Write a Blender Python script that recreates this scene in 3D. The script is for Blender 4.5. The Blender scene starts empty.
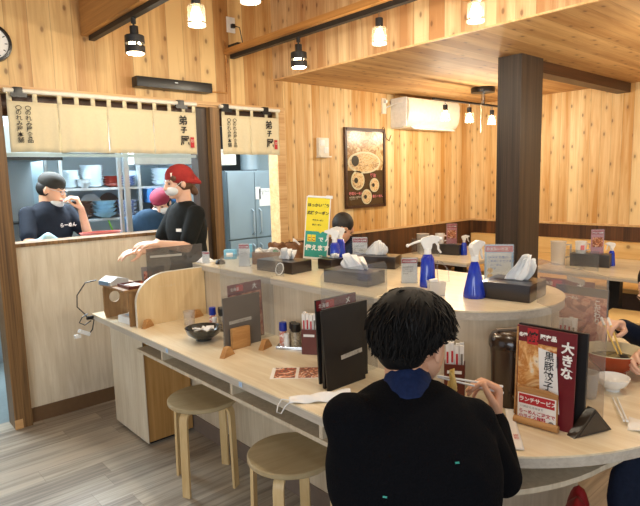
import bpy, bmesh, math, random
from mathutils import Vector, Matrix, noise
PI = math.pi
random.seed(7)
COL = bpy.context.scene.collection
V = Vector

# ------------------------------------------------------------------ camera, world, daylight, exposure
cam_d = bpy.data.cameras.new('camera'); cam = bpy.data.objects.new('camera', cam_d); COL.objects.link(cam)
cam_d.sensor_width = 36.0; cam_d.lens = 554.0 / 640.0 * 36.0; cam_d.clip_start = 0.02
cam.matrix_world = Matrix(((0.744548, 0.107367, -0.658878, 0.0),
                           (-0.667071, 0.081570, -0.740515, 0.0),
                           (-0.025763, 0.990868, 0.132354, 1.5),
                           (0, 0, 0, 1)))
scn = bpy.context.scene
scn.camera = cam
scn.view_settings.view_transform = 'Standard'
scn.view_settings.look = 'None'
scn.view_settings.gamma = 1.0
scn.view_settings.use_curve_mapping = False
scn.view_settings.exposure = 0.16
world = bpy.data.worlds.new('world'); scn.world = world; world.use_nodes = True
world.node_tree.nodes['Background'].inputs[0].default_value = (0.86, 0.93, 1.0, 1)
world.node_tree.nodes['Background'].inputs[1].default_value = 0.68

def area_light(name, loc, aim, sx, sy, power, color):
    d = bpy.data.lights.new(name, 'AREA'); d.shape = 'RECTANGLE'; d.size = sx; d.size_y = sy
    d.energy = power; d.color = color
    o = bpy.data.objects.new(name, d); COL.objects.link(o); o.location = loc
    o.rotation_euler = (V(aim) - V(loc)).to_track_quat('-Z', 'Y').to_euler()
    return o
# the shop front windows lie behind and to the left of the camera
area_light('front_window_daylight', (-2.6, -0.9, 1.7), (1.6, 2.0, 0.7), 3.0, 1.8, 62, (0.84, 0.92, 1.0))
# ceiling tubes over the kitchen
area_light('kitchen_tube_light', (1.3, 4.75, 2.4), (1.3, 4.75, 0), 2.2, 0.5, 190, (0.80, 0.92, 1.0))
area_light('kitchen_tube_light', (3.3, 4.5, 2.4), (3.3, 4.6, 0), 1.2, 0.5, 40, (0.80, 0.92, 1.0))

# ------------------------------------------------------------------ materials
def srgb(c):
    return tuple(((x / 12.92) if x <= 0.04045 else ((x + 0.055) / 1.055) ** 2.4) for x in c[:3]) + (1.0,)
def hx(s):
    return srgb(tuple(int(s[i:i + 2], 16) / 255 for i in (0, 2, 4)))

class NT:
    def __init__(s, name):
        s.m = bpy.data.materials.new(name); s.m.use_nodes = True
        s.t = s.m.node_tree; s.b = s.t.nodes['Principled BSDF']; s.out = s.t.nodes['Material Output']
    def n(s, kind, **kw):
        nd = s.t.nodes.new(kind)
        for k, v in kw.items(): setattr(nd, k, v)
        return nd
    def put(s, sock, v):
        if hasattr(v, 'is_linked') or isinstance(v, bpy.types.NodeSocket): s.t.links.new(v, sock)
        else: sock.default_value = v
    def math(s, op, a, b=None, c=None):
        nd = s.n('ShaderNodeMath', operation=op); s.put(nd.inputs[0], a)
        if b is not None: s.put(nd.inputs[1], b)
        if c is not None: s.put(nd.inputs[2], c)
        return nd.outputs[0]
    def comb(s, x, y, z):
        nd = s.n('ShaderNodeCombineXYZ')
        for i, v in enumerate((x, y, z)): s.put(nd.inputs[i], v)
        return nd.outputs[0]
    def xyz(s, sock=None):
        if sock is None: sock = s.n('ShaderNodeTexCoord').outputs['Object']
        nd = s.n('ShaderNodeSeparateXYZ'); s.put(nd.inputs[0], sock); return nd.outputs
    def noise(s, vec, scale=5, detail=3, rough=0.5, dist=0.0):
        nd = s.n('ShaderNodeTexNoise'); s.put(nd.inputs['Vector'], vec)
        nd.inputs['Scale'].default_value = scale; nd.inputs['Detail'].default_value = detail
        nd.inputs['Roughness'].default_value = rough; nd.inputs['Distortion'].default_value = dist
        return nd.outputs['Fac']
    def ramp(s, fac, stops, interp='LINEAR'):
        nd = s.n('ShaderNodeValToRGB'); s.put(nd.inputs[0], fac); r = nd.color_ramp; r.interpolation = interp
        while len(r.elements) < len(stops): r.elements.new(0.5)
        for e, (p, c) in zip(r.elements, stops): e.position = p; e.color = c
        return nd.outputs[0]
    def mix(s, fac, a, b, mode='MIX'):
        nd = s.n('ShaderNodeMix', data_type='RGBA', blend_type=mode)
        s.put(nd.inputs[0], fac); s.put(nd.inputs[6], a); s.put(nd.inputs[7], b); return nd.outputs[2]
    def bump(s, h, strength=0.2, dist=0.01):
        nd = s.n('ShaderNodeBump'); s.put(nd.inputs['Height'], h)
        nd.inputs['Strength'].default_value = strength; nd.inputs['Distance'].default_value = dist
        s.t.links.new(nd.outputs[0], s.b.inputs['Normal'])
    def done(s, color=None, rough=0.5, metal=0.0, spec=None, coat=None):
        if color is not None: s.put(s.b.inputs['Base Color'], color)
        s.put(s.b.inputs['Roughness'], rough); s.b.inputs['Metallic'].default_value = metal
        if spec is not None: s.b.inputs['Specular IOR Level'].default_value = spec
        if coat: s.b.inputs['Coat Weight'].default_value = coat
        return s.m

def plain(name, c, rough=0.5, metal=0.0, var=0.06, scale=30, spec=None, coat=None, bump=0):
    k = NT(name); c = hx(c) if isinstance(c, str) else c
    f = k.noise(k.n('ShaderNodeTexCoord').outputs['Object'], scale, 2)
    lo = tuple(x * (1 - var) for x in c[:3]) + (1,); hi = tuple(min(1, x * (1 + var)) for x in c[:3]) + (1,)
    if bump: k.bump(f, bump, 0.003)
    return k.done(k.ramp(f, [(0.3, lo), (0.7, hi)]), rough, metal, spec, coat)

def planks(name, across, along, width, dark, light, knots=0.0, rough=0.45, seam=0.35, grain=26, stretch=1.4, tint=0.22, knot_c='5b3316', length=None, band=0.5):
    """boards side by side along one axis, each with its own tone, grain, sapwood streaks and knots"""
    k = NT(name); o = k.xyz(); u = o[across]; v = o[along]
    uu = k.math('DIVIDE', u, width); pid = k.math('FLOOR', uu)
    if length:
        w1 = k.n('ShaderNodeTexWhiteNoise', noise_dimensions='1D'); k.put(w1.inputs['W'], pid)
        vv = k.math('ADD', k.math('DIVIDE', v, length), k.math('MULTIPLY', w1.outputs['Value'], 7.3)); seg = k.math('FLOOR', vv)
        pid2 = k.math('ADD', pid, k.math('MULTIPLY', seg, 17.31))
    else: pid2 = pid
    wn = k.n('ShaderNodeTexWhiteNoise', noise_dimensions='1D'); k.put(wn.inputs['W'], pid2); rnd = wn.outputs['Value']
    off = k.math('MULTIPLY', rnd, 31.0)
    g = k.noise(k.comb(k.math('MULTIPLY', u, grain), k.math('MULTIPLY', k.math('ADD', v, off), stretch), off), 1.6, 5, 0.6, 0.7)
    b = k.noise(k.comb(k.math('MULTIPLY', u, 9.0), k.math('MULTIPLY', k.math('ADD', v, off), 0.35), off), 1.0, 2, 0.5, 0.4)
    f = k.math('ADD', k.math('MULTIPLY', g, 1 - band), k.math('MULTIPLY', b, band))
    f = k.math('ADD', f, k.math('MULTIPLY', k.math('SUBTRACT', rnd, 0.5), tint))
    col = k.ramp(f, [(0.36, hx(dark)), (0.64, hx(light))])
    if knots:
        vo = k.n('ShaderNodeTexVoronoi', voronoi_dimensions='2D', feature='F1')
        k.put(vo.inputs['Vector'], k.comb(k.math('MULTIPLY', uu, 1.0), k.math('ADD', k.math('MULTIPLY', v, 4.6), off), 0.0))
        vo.inputs['Scale'].default_value = 1.0
        s_ = k.ramp(vo.outputs['Distance'], [(0.0, (1, 1, 1, 1)), (0.05, (1, 1, 1, 1)), (0.10, (0.22,) * 3 + (1,)), (0.26, (0, 0, 0, 1))])
        pick = k.n('ShaderNodeSeparateColor'); k.put(pick.inputs[0], vo.outputs['Color'])
        on = k.math('GREATER_THAN', pick.outputs[0], 1 - knots)
        col = k.mix(k.math('MULTIPLY', k.math('MULTIPLY', s_, on), 0.68), col, hx(knot_c))
    fr = k.math('FRACT', uu)
    d = k.math('MINIMUM', fr, k.math('SUBTRACT', 1.0, fr))
    sm = k.math('LESS_THAN', d, 0.0016 / width)
    if length:
        fv = k.math('FRACT', vv); dv = k.math('MINIMUM', fv, k.math('SUBTRACT', 1.0, fv))
        sm = k.math('MAXIMUM', sm, k.math('LESS_THAN', dv, 0.0014 / length))
    col = k.mix(k.math('MULTIPLY', sm, seam), col, hx('3a2412'))
    k.bump(k.math('SUBTRACT', k.math('MULTIPLY', g, 0.15), sm), 0.25, 0.004)
    return k.done(col, rough)

def grain_wood(name, dark, light, along=2, grain=40, stretch=2.0, rough=0.4, coat=None, big=6.0, dist=1.2):
    k = NT(name); o = k.xyz(); s = [grain] * 3; s[along] = stretch
    g = k.noise(k.comb(*[k.math('MULTIPLY', o[i], s[i]) for i in range(3)]), 1.0, 5, 0.62, dist)
    s2 = [big] * 3; s2[along] = stretch * 0.4
    b = k.noise(k.comb(*[k.math('MULTIPLY', o[i], s2[i]) for i in range(3)]), 1.0, 3, 0.5, 2.0)
    f = k.math('ADD', k.math('MULTIPLY', g, 0.6), k.math('MULTIPLY', b, 0.4))
    k.bump(g, 0.05, 0.002)
    return k.done(k.ramp(f, [(0.35, hx(dark)), (0.65, hx(light))]), rough, coat=coat)

def acrylic(name, tint=(0.93, 0.95, 0.96, 1), milky=0.16, milk=(0.55, 0.55, 0.56, 1), gloss=0.07):
    k = NT(name); t = k.t; t.nodes.remove(k.b)
    tr = k.n('ShaderNodeBsdfTransparent'); tr.inputs[0].default_value = tint
    df = k.n('ShaderNodeBsdfDiffuse'); df.inputs[0].default_value = milk
    gl = k.n('ShaderNodeBsdfGlossy'); gl.inputs['Roughness'].default_value = 0.08
    m1 = k.n('ShaderNodeMixShader'); m2 = k.n('ShaderNodeMixShader')
    f = k.noise(k.n('ShaderNodeTexCoord').outputs['Object'], 3.0, 2)
    k.put(m1.inputs[0], k.math('MULTIPLY', k.math('ADD', f, 0.5), milky)); t.links.new(tr.outputs[0], m1.inputs[1]); t.links.new(df.outputs[0], m1.inputs[2])
    m2.inputs[0].default_value = gloss; t.links.new(m1.outputs[0], m2.inputs[1]); t.links.new(gl.outputs[0], m2.inputs[2])
    t.links.new(m2.outputs[0], k.out.inputs[0]); return k.m

def emit(name, c, strength):
    k = NT(name); k.b.inputs['Emission Color'].default_value = hx(c); k.b.inputs['Emission Strength'].default_value = strength
    return k.done(hx(c), 0.4)

def food(name, cols, scale=22, rough=0.35, dist=1.5):
    k = NT(name); f = k.noise(k.n('ShaderNodeTexCoord').outputs['Object'], scale, 4, 0.6, dist)
    n = len(cols)
    return k.done(k.ramp(f, [(0.28 + 0.44 * i / (n - 1), hx(c)) for i, c in enumerate(cols)]), rough)

M = {}
M['cedar_wall'] = planks('cedar_wall_boards', 0, 2, 0.13, 'ad7c45', 'dcb97f', 0.55, 0.5, band=.62)
M['cedar_wall_side'] = planks('cedar_side_wall_boards', 1, 2, 0.10, 'c8924c', 'edd09a', 0.55, 0.5, band=.62)
M['cedar_ceiling'] = planks('cedar_ceiling_boards', 1, 0, 0.115, 'a97842', 'd4ab72', 0.7, 0.6, band=.62)
M['bulkhead'] = planks('cedar_bulkhead_boards', 1, 2, 0.115, 'b08052', 'dcbf92', 0.7, 0.5, band=.62)
M['floor'] = planks('grey_floor_boards', 1, 0, 0.14, '7f766a', 'bdb3a2', 0, 0.36, seam=0.3, grain=22, stretch=1.0, tint=0.16, length=1.0, band=0.35)
M['wainscot'] = planks('dark_wainscot_slats', 0, 2, 0.06, '3b2414', '6b4526', 0, 0.5, grain=60)
M['wainscot_side'] = planks('dark_side_wainscot_slats', 1, 2, 0.06, '3b2414', '6b4526', 0, 0.5, grain=60)
M['dark_post'] = grain_wood('dark_post_wood', '191412', '4f3f33', 2, 90, .6, 0.42)
M['brown_post'] = grain_wood('brown_post_wood', '3e2a17', '9a7446', 2, 80, .7, 0.45)
M['dark_beam'] = grain_wood('dark_beam_wood', '2f190c', '5a361b', 0, 60, 1.0, 0.45)
M['beam'] = grain_wood('light_beam_wood', '9a6630', 'c69050', 1, 40, 1.0, 0.45)
M['trim_wood'] = grain_wood('light_trim_wood', 'c08f58', 'e3c08c', 0, 40, 1.2, 0.45)
M['pale_panel'] = grain_wood('pale_panel_wood', 'cabba0', 'e3d8c2', 2, 34, 2.4, 0.45, big=5)
M['pale_core'] = grain_wood('pale_core_wood', 'c2b195', 'ddcfb6', 2, 34, 2.0, 0.45, big=5)
M['cabinet_side'] = grain_wood('amber_cabinet_wood', 'a5793f', 'c0945a', 2, 34, 1.6, 0.5)
M['counter_top'] = grain_wood('counter_top_wood', 'd9c6a2', 'efe3c8', 1, 26, 2.2, 0.28, coat=0.25, big=5)
M['counter_edge'] = grain_wood('counter_edge_wood', 'b3a898', 'cfc6b6', 1, 60, 3, 0.35)
M['birch'] = grain_wood('birch_plywood', 'ccac7c', 'e4cb9c', 2, 30, 2.0, 0.42)
M['pine'] = planks('pine_bench_boards', 2, 1, 0.22, 'd7a45a', 'f0cd8c', 0.5, 0.45, grain=20)
M['seat_ply'] = grain_wood('stool_seat_plywood', 'a8956f', 'bcaa84', 0, 26, 3, 0.42)
M['leg_ply'] = grain_wood('stool_leg_plywood', 'c9a870', 'e2c795', 2, 30, 3, 0.4)
M['block_wood'] = grain_wood('wedge_wood', 'a87540', 'c89a62', 0, 50, 6, 0.5)
M['box_wood'] = grain_wood('stand_wood', '86623c', 'a98255', 2, 50, 4, 0.5)
M['skirting'] = plain('brown_skirting_vinyl', '6b5136', 0.5)
M['grey_skirting'] = plain('grey_skirting_vinyl', '7b6c60', 0.5)
M['white'] = plain('white_plastic', 'e9e9e6', 0.35)
M['offwhite'] = plain('offwhite_plastic', 'e3dccb', 0.4)
M['tissue'] = plain('white_tissue_paper', 'f4f4f2', 0.9, var=0.03, bump=0.3)
M['paper'] = plain('white_paper', 'efece6', 0.7, var=0.02)
M['beige_paper'] = plain('beige_paper', 'd9c6a3', 0.7, var=0.02)
M['ink'] = plain('black_ink', '1c1a1a', 0.6)
M['grey_ink'] = plain('grey_ink', '7c766c', 0.7)
M['white_ink'] = plain('white_ink', 'f2efe8', 0.6)
M['red_ink'] = plain('red_ink', 'b8232a', 0.6)
M['pink_ink'] = plain('pink_ink', 'd87a80', 0.6)
M['blue_ink'] = plain('blue_ink', '3f78c8', 0.6)
M['black'] = plain('black_plastic', '161616', 0.35)
M['matt_black'] = plain('matt_black_metal', '1b1a1a', 0.5)
M['box_black'] = plain('glossy_dark_brown_leather', '241a17', 0.28, coat=0.3)
M['box_grey'] = plain('dark_grey_leather', '33302f', 0.35)
M['menu_black'] = plain('black_menu_cover', '1d1a19', 0.4)
M['steel'] = plain('stainless_steel', 'b4bec4', 0.3, 0.6, scale=3)
M['steel_dull'] = plain('brushed_stainless_steel', 'a3b0b6', 0.42, 0.3, scale=2, var=0.2)
M['kitchen_wall'] = plain('pale_blue_kitchen_panel', 'c6d6dc', 0.4, var=0.05, scale=1)
M['kitchen_floor'] = plain('kitchen_floor_vinyl', '7d8a8c', 0.4)
M['fridge'] = plain('fridge_steel', '93a2aa', 0.4, 0.15, scale=2, var=0.1)
M['chrome'] = plain('chrome', 'c8c8c8', 0.15, 1.0)
M['cloth'] = plain('linen_cloth', 'dccfac', 0.9, var=0.02, scale=60, bump=0.2)
M['cobalt'] = plain('cobalt_blue_plastic', '0b2fae', 0.12, var=0.15, coat=0.6)
M['cobalt_cap'] = plain('blue_cap_plastic', '16309a', 0.3)
M['bulb'] = emit('warm_bulb_glow', 'ffe3b0', 22.0)
M['lamp_glass'] = acrylic('lamp_glass', (1, 0.98, 0.95, 1), 0.06, (0.9, 0.9, 0.85, 1), 0.10)
M['acrylic'] = acrylic('clear_acrylic', milky=0.10)
M['acrylic_smoke'] = acrylic('smoky_acrylic', (0.66, 0.66, 0.66, 1), 0.30, (0.22, 0.21, 0.20, 1), 0.05)
M['acrylic_frost'] = acrylic('scuffed_acrylic', (0.93, 0.91, 0.89, 1), 0.17, (0.62, 0.56, 0.50, 1), 0.05)
M['frost'] = acrylic('frosted_plastic', (0.9, 0.9, 0.9, 1), 0.55, (0.72, 0.70, 0.66, 1), 0.06)
M['glass'] = acrylic('drinking_glass', (0.95, 0.95, 0.95, 1), 0.12, (0.8, 0.8, 0.8, 1), 0.12)
M['sticker'] = plain('milky_sticker', 'aaa79f', 0.5)
M['jug'] = plain('dark_brown_jug_plastic', '2a1d15', 0.25, coat=0.4)
M['red_brown'] = plain('red_brown_lacquer', '5f2417', 0.35)
M['maroon'] = plain('maroon_print', '6c1720', 0.4)
M['bowl_black'] = plain('glazed_black_pottery', '33342f', 0.25, coat=0.4)
M['bowl_red'] = plain('red_orange_lacquer', 'a5401d', 0.25, coat=0.4)
M['bowl_cream'] = plain('cream_glaze', 'd8cfae', 0.3)
M['bowl_white'] = plain('white_porcelain', 'ececea', 0.2, coat=0.3)
M['dish_white'] = plain('white_dish', 'd4e0e6', 0.3)
M['dish_blue'] = plain('pale_blue_dish', '8fb4c8', 0.3)
M['dish_red'] = plain('red_dish', '8d4034', 0.3)
M['dish_brown'] = plain('brown_dish', '6a5448', 0.3)
M['dish_pattern'] = food('blue_patterned_dish', ['2b4a8c', 'd7e2ec', '35589c', 'e0e8ee'], 26, 0.3, 0.2)
M['skin'] = plain('skin', 'd9a585', 0.5, var=0.05, scale=12)
M['skin_pale'] = plain('pale_skin', 'dcaf95', 0.5, var=0.05, scale=12)
M['lips'] = plain('lips', 'ad6358', 0.5)
M['eye'] = plain('dark_eye', '1c1512', 0.2)
M['hair'] = plain('black_hair', '0b0908', 0.62, var=0.3, scale=90, spec=0.25)
M['hair_short'] = plain('short_dark_hair', '1c1815', 0.6, var=0.4, scale=120, bump=0.6)
M['hair_brown'] = plain('brown_hair', '5a3d28', 0.5, var=0.3, scale=80)
M['sweater'] = plain('black_knit_sweater', '0b0c10', 0.95, var=0.3, scale=260, spec=0.1, bump=0.5)
M['navy'] = plain('navy_shirt_cloth', '17264a', 0.85, var=0.15, scale=120, spec=0.2)
M['navy_dark'] = plain('dark_navy_cloth', '121a2c', 0.85, var=0.15, scale=100, spec=0.2)
M['cook_shirt'] = plain('charcoal_tshirt', '1a1f2a', 0.85, var=0.12, spec=0.2)
M['black_shirt'] = plain('black_tshirt', '131514', 0.85, var=0.12, spec=0.2)
M['blue_shirt'] = plain('slate_blue_tshirt', '22384c', 0.85, var=0.12, spec=0.2)
M['olive_cap'] = plain('olive_black_cap', '2a2620', 0.8)
M['bandana'] = plain('red_cotton', '94221f', 0.85, var=0.12)
M['magenta_cap'] = plain('magenta_cap_cotton', '7e1f38', 0.85)
M['mask'] = plain('white_mask_fabric', 'd6dadb', 0.85)
M['ramen'] = food('noodle_soup_photo', ['5a3a1c', 'b98a4a', 'e7cfa0', '8b5a2a', 'f1e3c0'], 16)
M['gyoza'] = food('dumpling_photo', ['3a2418', 'b8672a', 'e9c48c', 'c07a34', 'e8b878', 'f3e4c8', '7a3a1c'], 14, .3, .6)
M['dishes_photo'] = food('dishes_photo', ['f3eee6', 'c4582a', '3b2a22', 'e08a4e', 'efe8dc', '8a3a22'], 26, 0.4, 2.5)
M['meat_photo'] = food('meat_photo', ['5a1c1c', 'a84a3c', 'd89a7c', '7c2c28', 'c87860'], 12)
M['noodles'] = plain('yellow_noodles', 'e2c06a', 0.4)
M['yellow'] = plain('yellow_card', 'f0dc2e', 0.6, var=0.02)
M['teal'] = plain('teal_card', '2f9a8c', 0.6, var=0.02)
M['pale_blue'] = plain('pale_blue_card', 'b9d3ea', 0.6, var=0.02)
M['kraft'] = plain('kraft_brown_paper', '7a5230', 0.7, var=0.2, scale=40, bump=0.4)
M['red'] = plain('red_plastic', '9e1f22', 0.5)
M['tray_wood'] = plain('orange_brown_tray', '9c5a26', 0.35)
M['green'] = plain('green_onion', '6aa63a', 0.5)
M['cloth_blue'] = food('blue_white_towel', ['5f9ab0', 'b9d6de', '86b4c4'], 10, 0.9)

# ------------------------------------------------------------------ mesh helpers
class MB:
    def __init__(s): s.bm = bmesh.new()
    def box(s, c, size, rz=0, rot=None, bev=0):
        r = bmesh.ops.create_cube(s.bm, size=1.0)
        mt = Matrix.Translation(V(c)) @ (rot.to_4x4() if rot is not None else Matrix.Rotation(rz, 4, 'Z')) @ Matrix.Diagonal((size[0], size[1], size[2], 1))
        bmesh.ops.transform(s.bm, matrix=mt, verts=r['verts'])
        if bev:
            es = {e for v in r['verts'] for e in v.link_edges}
            bmesh.ops.bevel(s.bm, geom=list(es), offset=bev, segments=2, profile=0.7, affect='EDGES')
        return s
    def b2(s, x0, x1, y0, y1, z0, z1, bev=0):
        return s.box(((x0 + x1) / 2, (y0 + y1) / 2, (z0 + z1) / 2), (x1 - x0, y1 - y0, z1 - z0), bev=bev)
    def cone(s, p0, p1, r0, r1=None, seg=20, caps=True):
        p0, p1 = V(p0), V(p1); r1 = r0 if r1 is None else r1
        q = (p1 - p0).to_track_quat('Z', 'Y').to_matrix()
        rings = []
        for p, r in ((p0, r0), (p1, r1)):
            rings.append([s.bm.verts.new(p + q @ V((r * math.cos(2 * PI * i / seg), r * math.sin(2 * PI * i / seg), 0))) for i in range(seg)])
        for i in range(seg):
            s.bm.faces.new((rings[0][i], rings[0][(i + 1) % seg], rings[1][(i + 1) % seg], rings[1][i]))
        if caps:
            s.bm.faces.new(list(reversed(rings[0]))); s.bm.faces.new(rings[1])
        return s
    def tube(s, pts, r, seg=8, closed=False):
        pts = [V(p) for p in pts]; n = len(pts); rs = r if isinstance(r, (list, tuple)) else [r] * n
        rings = []; ref = None
        for i, p in enumerate(pts):
            a = pts[(i - 1) % n] if (i or closed) else p; b = pts[(i + 1) % n] if (i < n - 1 or closed) else p
            d = (b - a).normalized()
            if ref is None: ref = d.orthogonal().normalized()
            ref = (ref - d * ref.dot(d)).normalized(); w = d.cross(ref)
            rings.append([s.bm.verts.new(p + (ref * math.cos(2 * PI * k / seg) + w * math.sin(2 * PI * k / seg)) * rs[i]) for k in range(seg)])
        m = n if closed else n - 1
        for i in range(m):
            A, B = rings[i], rings[(i + 1) % n]
            for k in range(seg): s.bm.faces.new((A[k], A[(k + 1) % seg], B[(k + 1) % seg], B[k]))
        if not closed:
            s.bm.faces.new(list(reversed(rings[0]))); s.bm.faces.new(rings[-1])
        return s
    def lathe(s, prof, c=(0, 0, 0), seg=28, sx=1, sy=1):
        c = V(c); rings = []
        for r, z in prof:
            if r < 1e-5: rings.append([s.bm.verts.new(c + V((0, 0, z)))])
            else: rings.append([s.bm.verts.new(c + V((r * sx * math.cos(2 * PI * i / seg), r * sy * math.sin(2 * PI * i / seg), z))) for i in range(seg)])
        for A, B in zip(rings, rings[1:]):
            if len(A) == 1 and len(B) == 1: continue
            for i in range(seg):
                j = (i + 1) % seg
                if len(A) == 1: s.bm.faces.new((A[0], B[j], B[i]))
                elif len(B) == 1: s.bm.faces.new((A[i], A[j], B[0]))
                else: s.bm.faces.new((A[i], A[j], B[j], B[i]))
        return s
    def prism(s, poly, z0, z1, bev=0):
        a = [s.bm.verts.new((x, y, z0)) for x, y in poly]; b = [s.bm.verts.new((x, y, z1)) for x, y in poly]
        n = len(poly); fs = [s.bm.faces.new(list(reversed(a))), s.bm.faces.new(b)]
        for i in range(n): fs.append(s.bm.faces.new((a[i], a[(i + 1) % n], b[(i + 1) % n], b[i])))
        if bev: bmesh.ops.bevel(s.bm, geom=list({e for f in fs[:2] for e in f.edges}), offset=bev, segments=2, affect='EDGES')
        return s
    def prism_xz(s, poly, y0, y1):
        a = [s.bm.verts.new((x, y0, z)) for x, z in poly]; b = [s.bm.verts.new((x, y1, z)) for x, z in poly]
        n = len(poly); s.bm.faces.new(a); s.bm.faces.new(list(reversed(b)))
        for i in range(n): s.bm.faces.new((a[(i + 1) % n], a[i], b[i], b[(i + 1) % n]))
        return s
    def ball(s, c, r, rot=None, sub=2):
        g = bmesh.ops.create_icosphere(s.bm, subdivisions=sub, radius=1.0)
        r = (r, r, r) if not isinstance(r, (tuple, list)) else r
        mt = Matrix.Translation(V(c)) @ (rot.to_4x4() if rot is not None else Matrix.Identity(4)) @ Matrix.Diagonal((*r, 1))
        bmesh.ops.transform(s.bm, matrix=mt, verts=g['verts']); return s
    def cap(s, p0, r0, p1, r1, seg=14):
        p0, p1 = V(p0), V(p1)
        s.ball(p0, r0).ball(p1, r1)
        if (p1 - p0).length > 1e-4: s.cone(p0, p1, r0, r1, seg)
        return s
    def grid(s, fn, nu, nv):
        vs = [[s.bm.verts.new(fn(i / nu, j / nv)) for j in range(nv + 1)] for i in range(nu + 1)]
        for i in range(nu):
            for j in range(nv): s.bm.faces.new((vs[i][j], vs[i + 1][j], vs[i + 1][j + 1], vs[i][j + 1]))
        return s
    def build(s, name, mat, parent=None, smooth=True, world=False, solid=0):
        bmesh.ops.recalc_face_normals(s.bm, faces=s.bm.faces)
        if world and parent is not None:
            bmesh.ops.transform(s.bm, matrix=world_of(parent).inverted(), verts=s.bm.verts)
        me = bpy.data.meshes.new(name); s.bm.to_mesh(me); s.bm.free()
        if smooth:
            me.polygons.foreach_set('use_smooth', [True] * len(me.polygons)); me.set_sharp_from_angle(angle=math.radians(38))
        o = bpy.data.objects.new(name, me); COL.objects.link(o); o.parent = parent
        me.materials.append(M[mat] if isinstance(mat, str) else mat)
        if solid:
            md = o.modifiers.new('thickness', 'SOLIDIFY'); md.thickness = solid; md.offset = 0
        return o

def world_of(o):
    m = Matrix.Translation(o.location) @ o.rotation_euler.to_matrix().to_4x4()
    return (world_of(o.parent) @ m) if o.parent else m

def tag(o, label, cat, group=None):
    o['label'] = label; o['category'] = cat
    if group: o['group'] = group
    return o
def thing(name, label, cat, loc=(0, 0, 0), rz=0, group=None):
    o = bpy.data.objects.new(name, None); COL.objects.link(o); o.empty_display_size = 0.05
    o.location = loc; o.rotation_euler = (0, 0, rz); return tag(o, label, cat, group)
def struct(name, mb, mat, parent=None, smooth=False, **kw):
    o = mb.build(name, mat, parent, smooth, **kw)
    if parent is None: o['kind'] = 'structure'
    return o
def dup(root, loc, rz=None, label=None, group=None):
    def cp(o, p):
        c = o.copy(); COL.objects.link(c); c.parent = p
        for ch in list(o.children): cp(ch, c)
        return c
    r = cp(root, None); r.location = loc
    if rz is not None: r.rotation_euler = (0, 0, rz)
    if label: r['label'] = label
    if group: r['group'] = group
    return r

def text(body, size, loc, parent, mat='ink', rx=PI / 2, rz=0, name='lettering', align='LEFT', vertical=False, sp=1.0, bold=0.0, tilt=None):
    """flat lettering; it faces local -y, reads along local x"""
    cu = bpy.data.curves.new(name, 'FONT'); cu.size = size
    cu.body = '\n'.join(body) if vertical else body
    cu.align_x = align; cu.space_line = sp; cu.offset = bold; cu.resolution_u = 2
    t = bpy.data.objects.new('tmp', cu); COL.objects.link(t)
    dg = bpy.context.evaluated_depsgraph_get()
    me = bpy.data.meshes.new_from_object(t.evaluated_get(dg))
    bpy.data.objects.remove(t); bpy.data.curves.remove(cu)
    me.name = name; me.materials.clear(); me.materials.append(M[mat])
    rot = Matrix.Rotation(rz, 4, 'Z') @ (tilt if tilt is not None else Matrix.Identity(4)) @ Matrix.Rotation(rx, 4, 'X')
    me.transform(Matrix.Translation(V(loc)) @ rot)
    o = bpy.data.objects.new(name, me); COL.objects.link(o); o.parent = parent; return o

def blob(name, mb, mat, parent, voxel=0.008, smooth=4, world=True):
    """one continuous skin over overlapping limbs: voxel remesh, then smoothing"""
    if world and parent is not None:
        bmesh.ops.transform(mb.bm, matrix=world_of(parent).inverted(), verts=mb.bm.verts)
    bmesh.ops.recalc_face_normals(mb.bm, faces=mb.bm.faces)
    me = bpy.data.meshes.new('tmp'); mb.bm.to_mesh(me); mb.bm.free()
    o = bpy.data.objects.new('tmp', me); COL.objects.link(o)
    r = o.modifiers.new('r', 'REMESH'); r.mode = 'VOXEL'; r.voxel_size = voxel
    if smooth:
        q = o.modifiers.new('s', 'SMOOTH'); q.factor = 0.5; q.iterations = smooth
    dg = bpy.context.evaluated_depsgraph_get()
    me2 = bpy.data.meshes.new_from_object(o.evaluated_get(dg)); me2.name = name
    bpy.data.objects.remove(o); bpy.data.meshes.remove(me)
    me2.materials.clear(); me2.materials.append(M[mat]); me2.polygons.foreach_set('use_smooth', [True] * len(me2.polygons))
    ob = bpy.data.objects.new(name, me2); COL.objects.link(ob); ob.parent = parent; return ob

# ------------------------------------------------------------------ THE SETTING
WY = 3.774                      # dining-side face of the kitchen wall
WX = 5.79                       # face of the far side wall
SZ = 2.32                       # height of the lowered ceiling
struct('floor', MB().b2(-3.2, 5.95, -3.0, 3.9, -0.06, 0.0), 'floor')
struct('floor_kitchen', MB().b2(-1.2, 4.6, 3.9, 6.1, -0.06, 0.0), 'kitchen_floor')
w = MB()
w.b2(-3.2, 3.0, WY, WY + 0.12, 2.06, 3.05)            # over the openings
w.b2(-3.2, 0.2, WY, WY + 0.12, 0, 2.06)
w.b2(2.97, WX + 0.12, WY + 0.004, WY + 0.12, 0, SZ + .02)
struct('wall_back', w, 'cedar_wall')
struct('wall_back_right', MB().b2(2.985, WX, WY - .004, WY + .004, 0.98, SZ), planks('cedar_right_boards', 0, 2, 0.10, 'c8924c', 'edd09a', 0.55, 0.5, band=.62))
struct('wall_kitchen_counter', MB().b2(0.835, 2.2, WY, WY + 0.10, 0, 1.13), 'pale_panel')
struct('trim_sill', MB().b2(0.835, 2.2, WY - 0.012, WY + 0.16, 1.13, 1.152), 'brown_post')
struct('baseboard_back', MB().b2(0.85, 2.2, WY - 0.008, WY, 0.0, 0.095), 'skirting')
struct('trim_header', MB().b2(0.2, 2.972, WY - 0.035, WY, 2.074, 2.098).b2(0.2, 2.972, WY - 0.02, WY, 2.058, 2.074), 'trim_wood')
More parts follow.
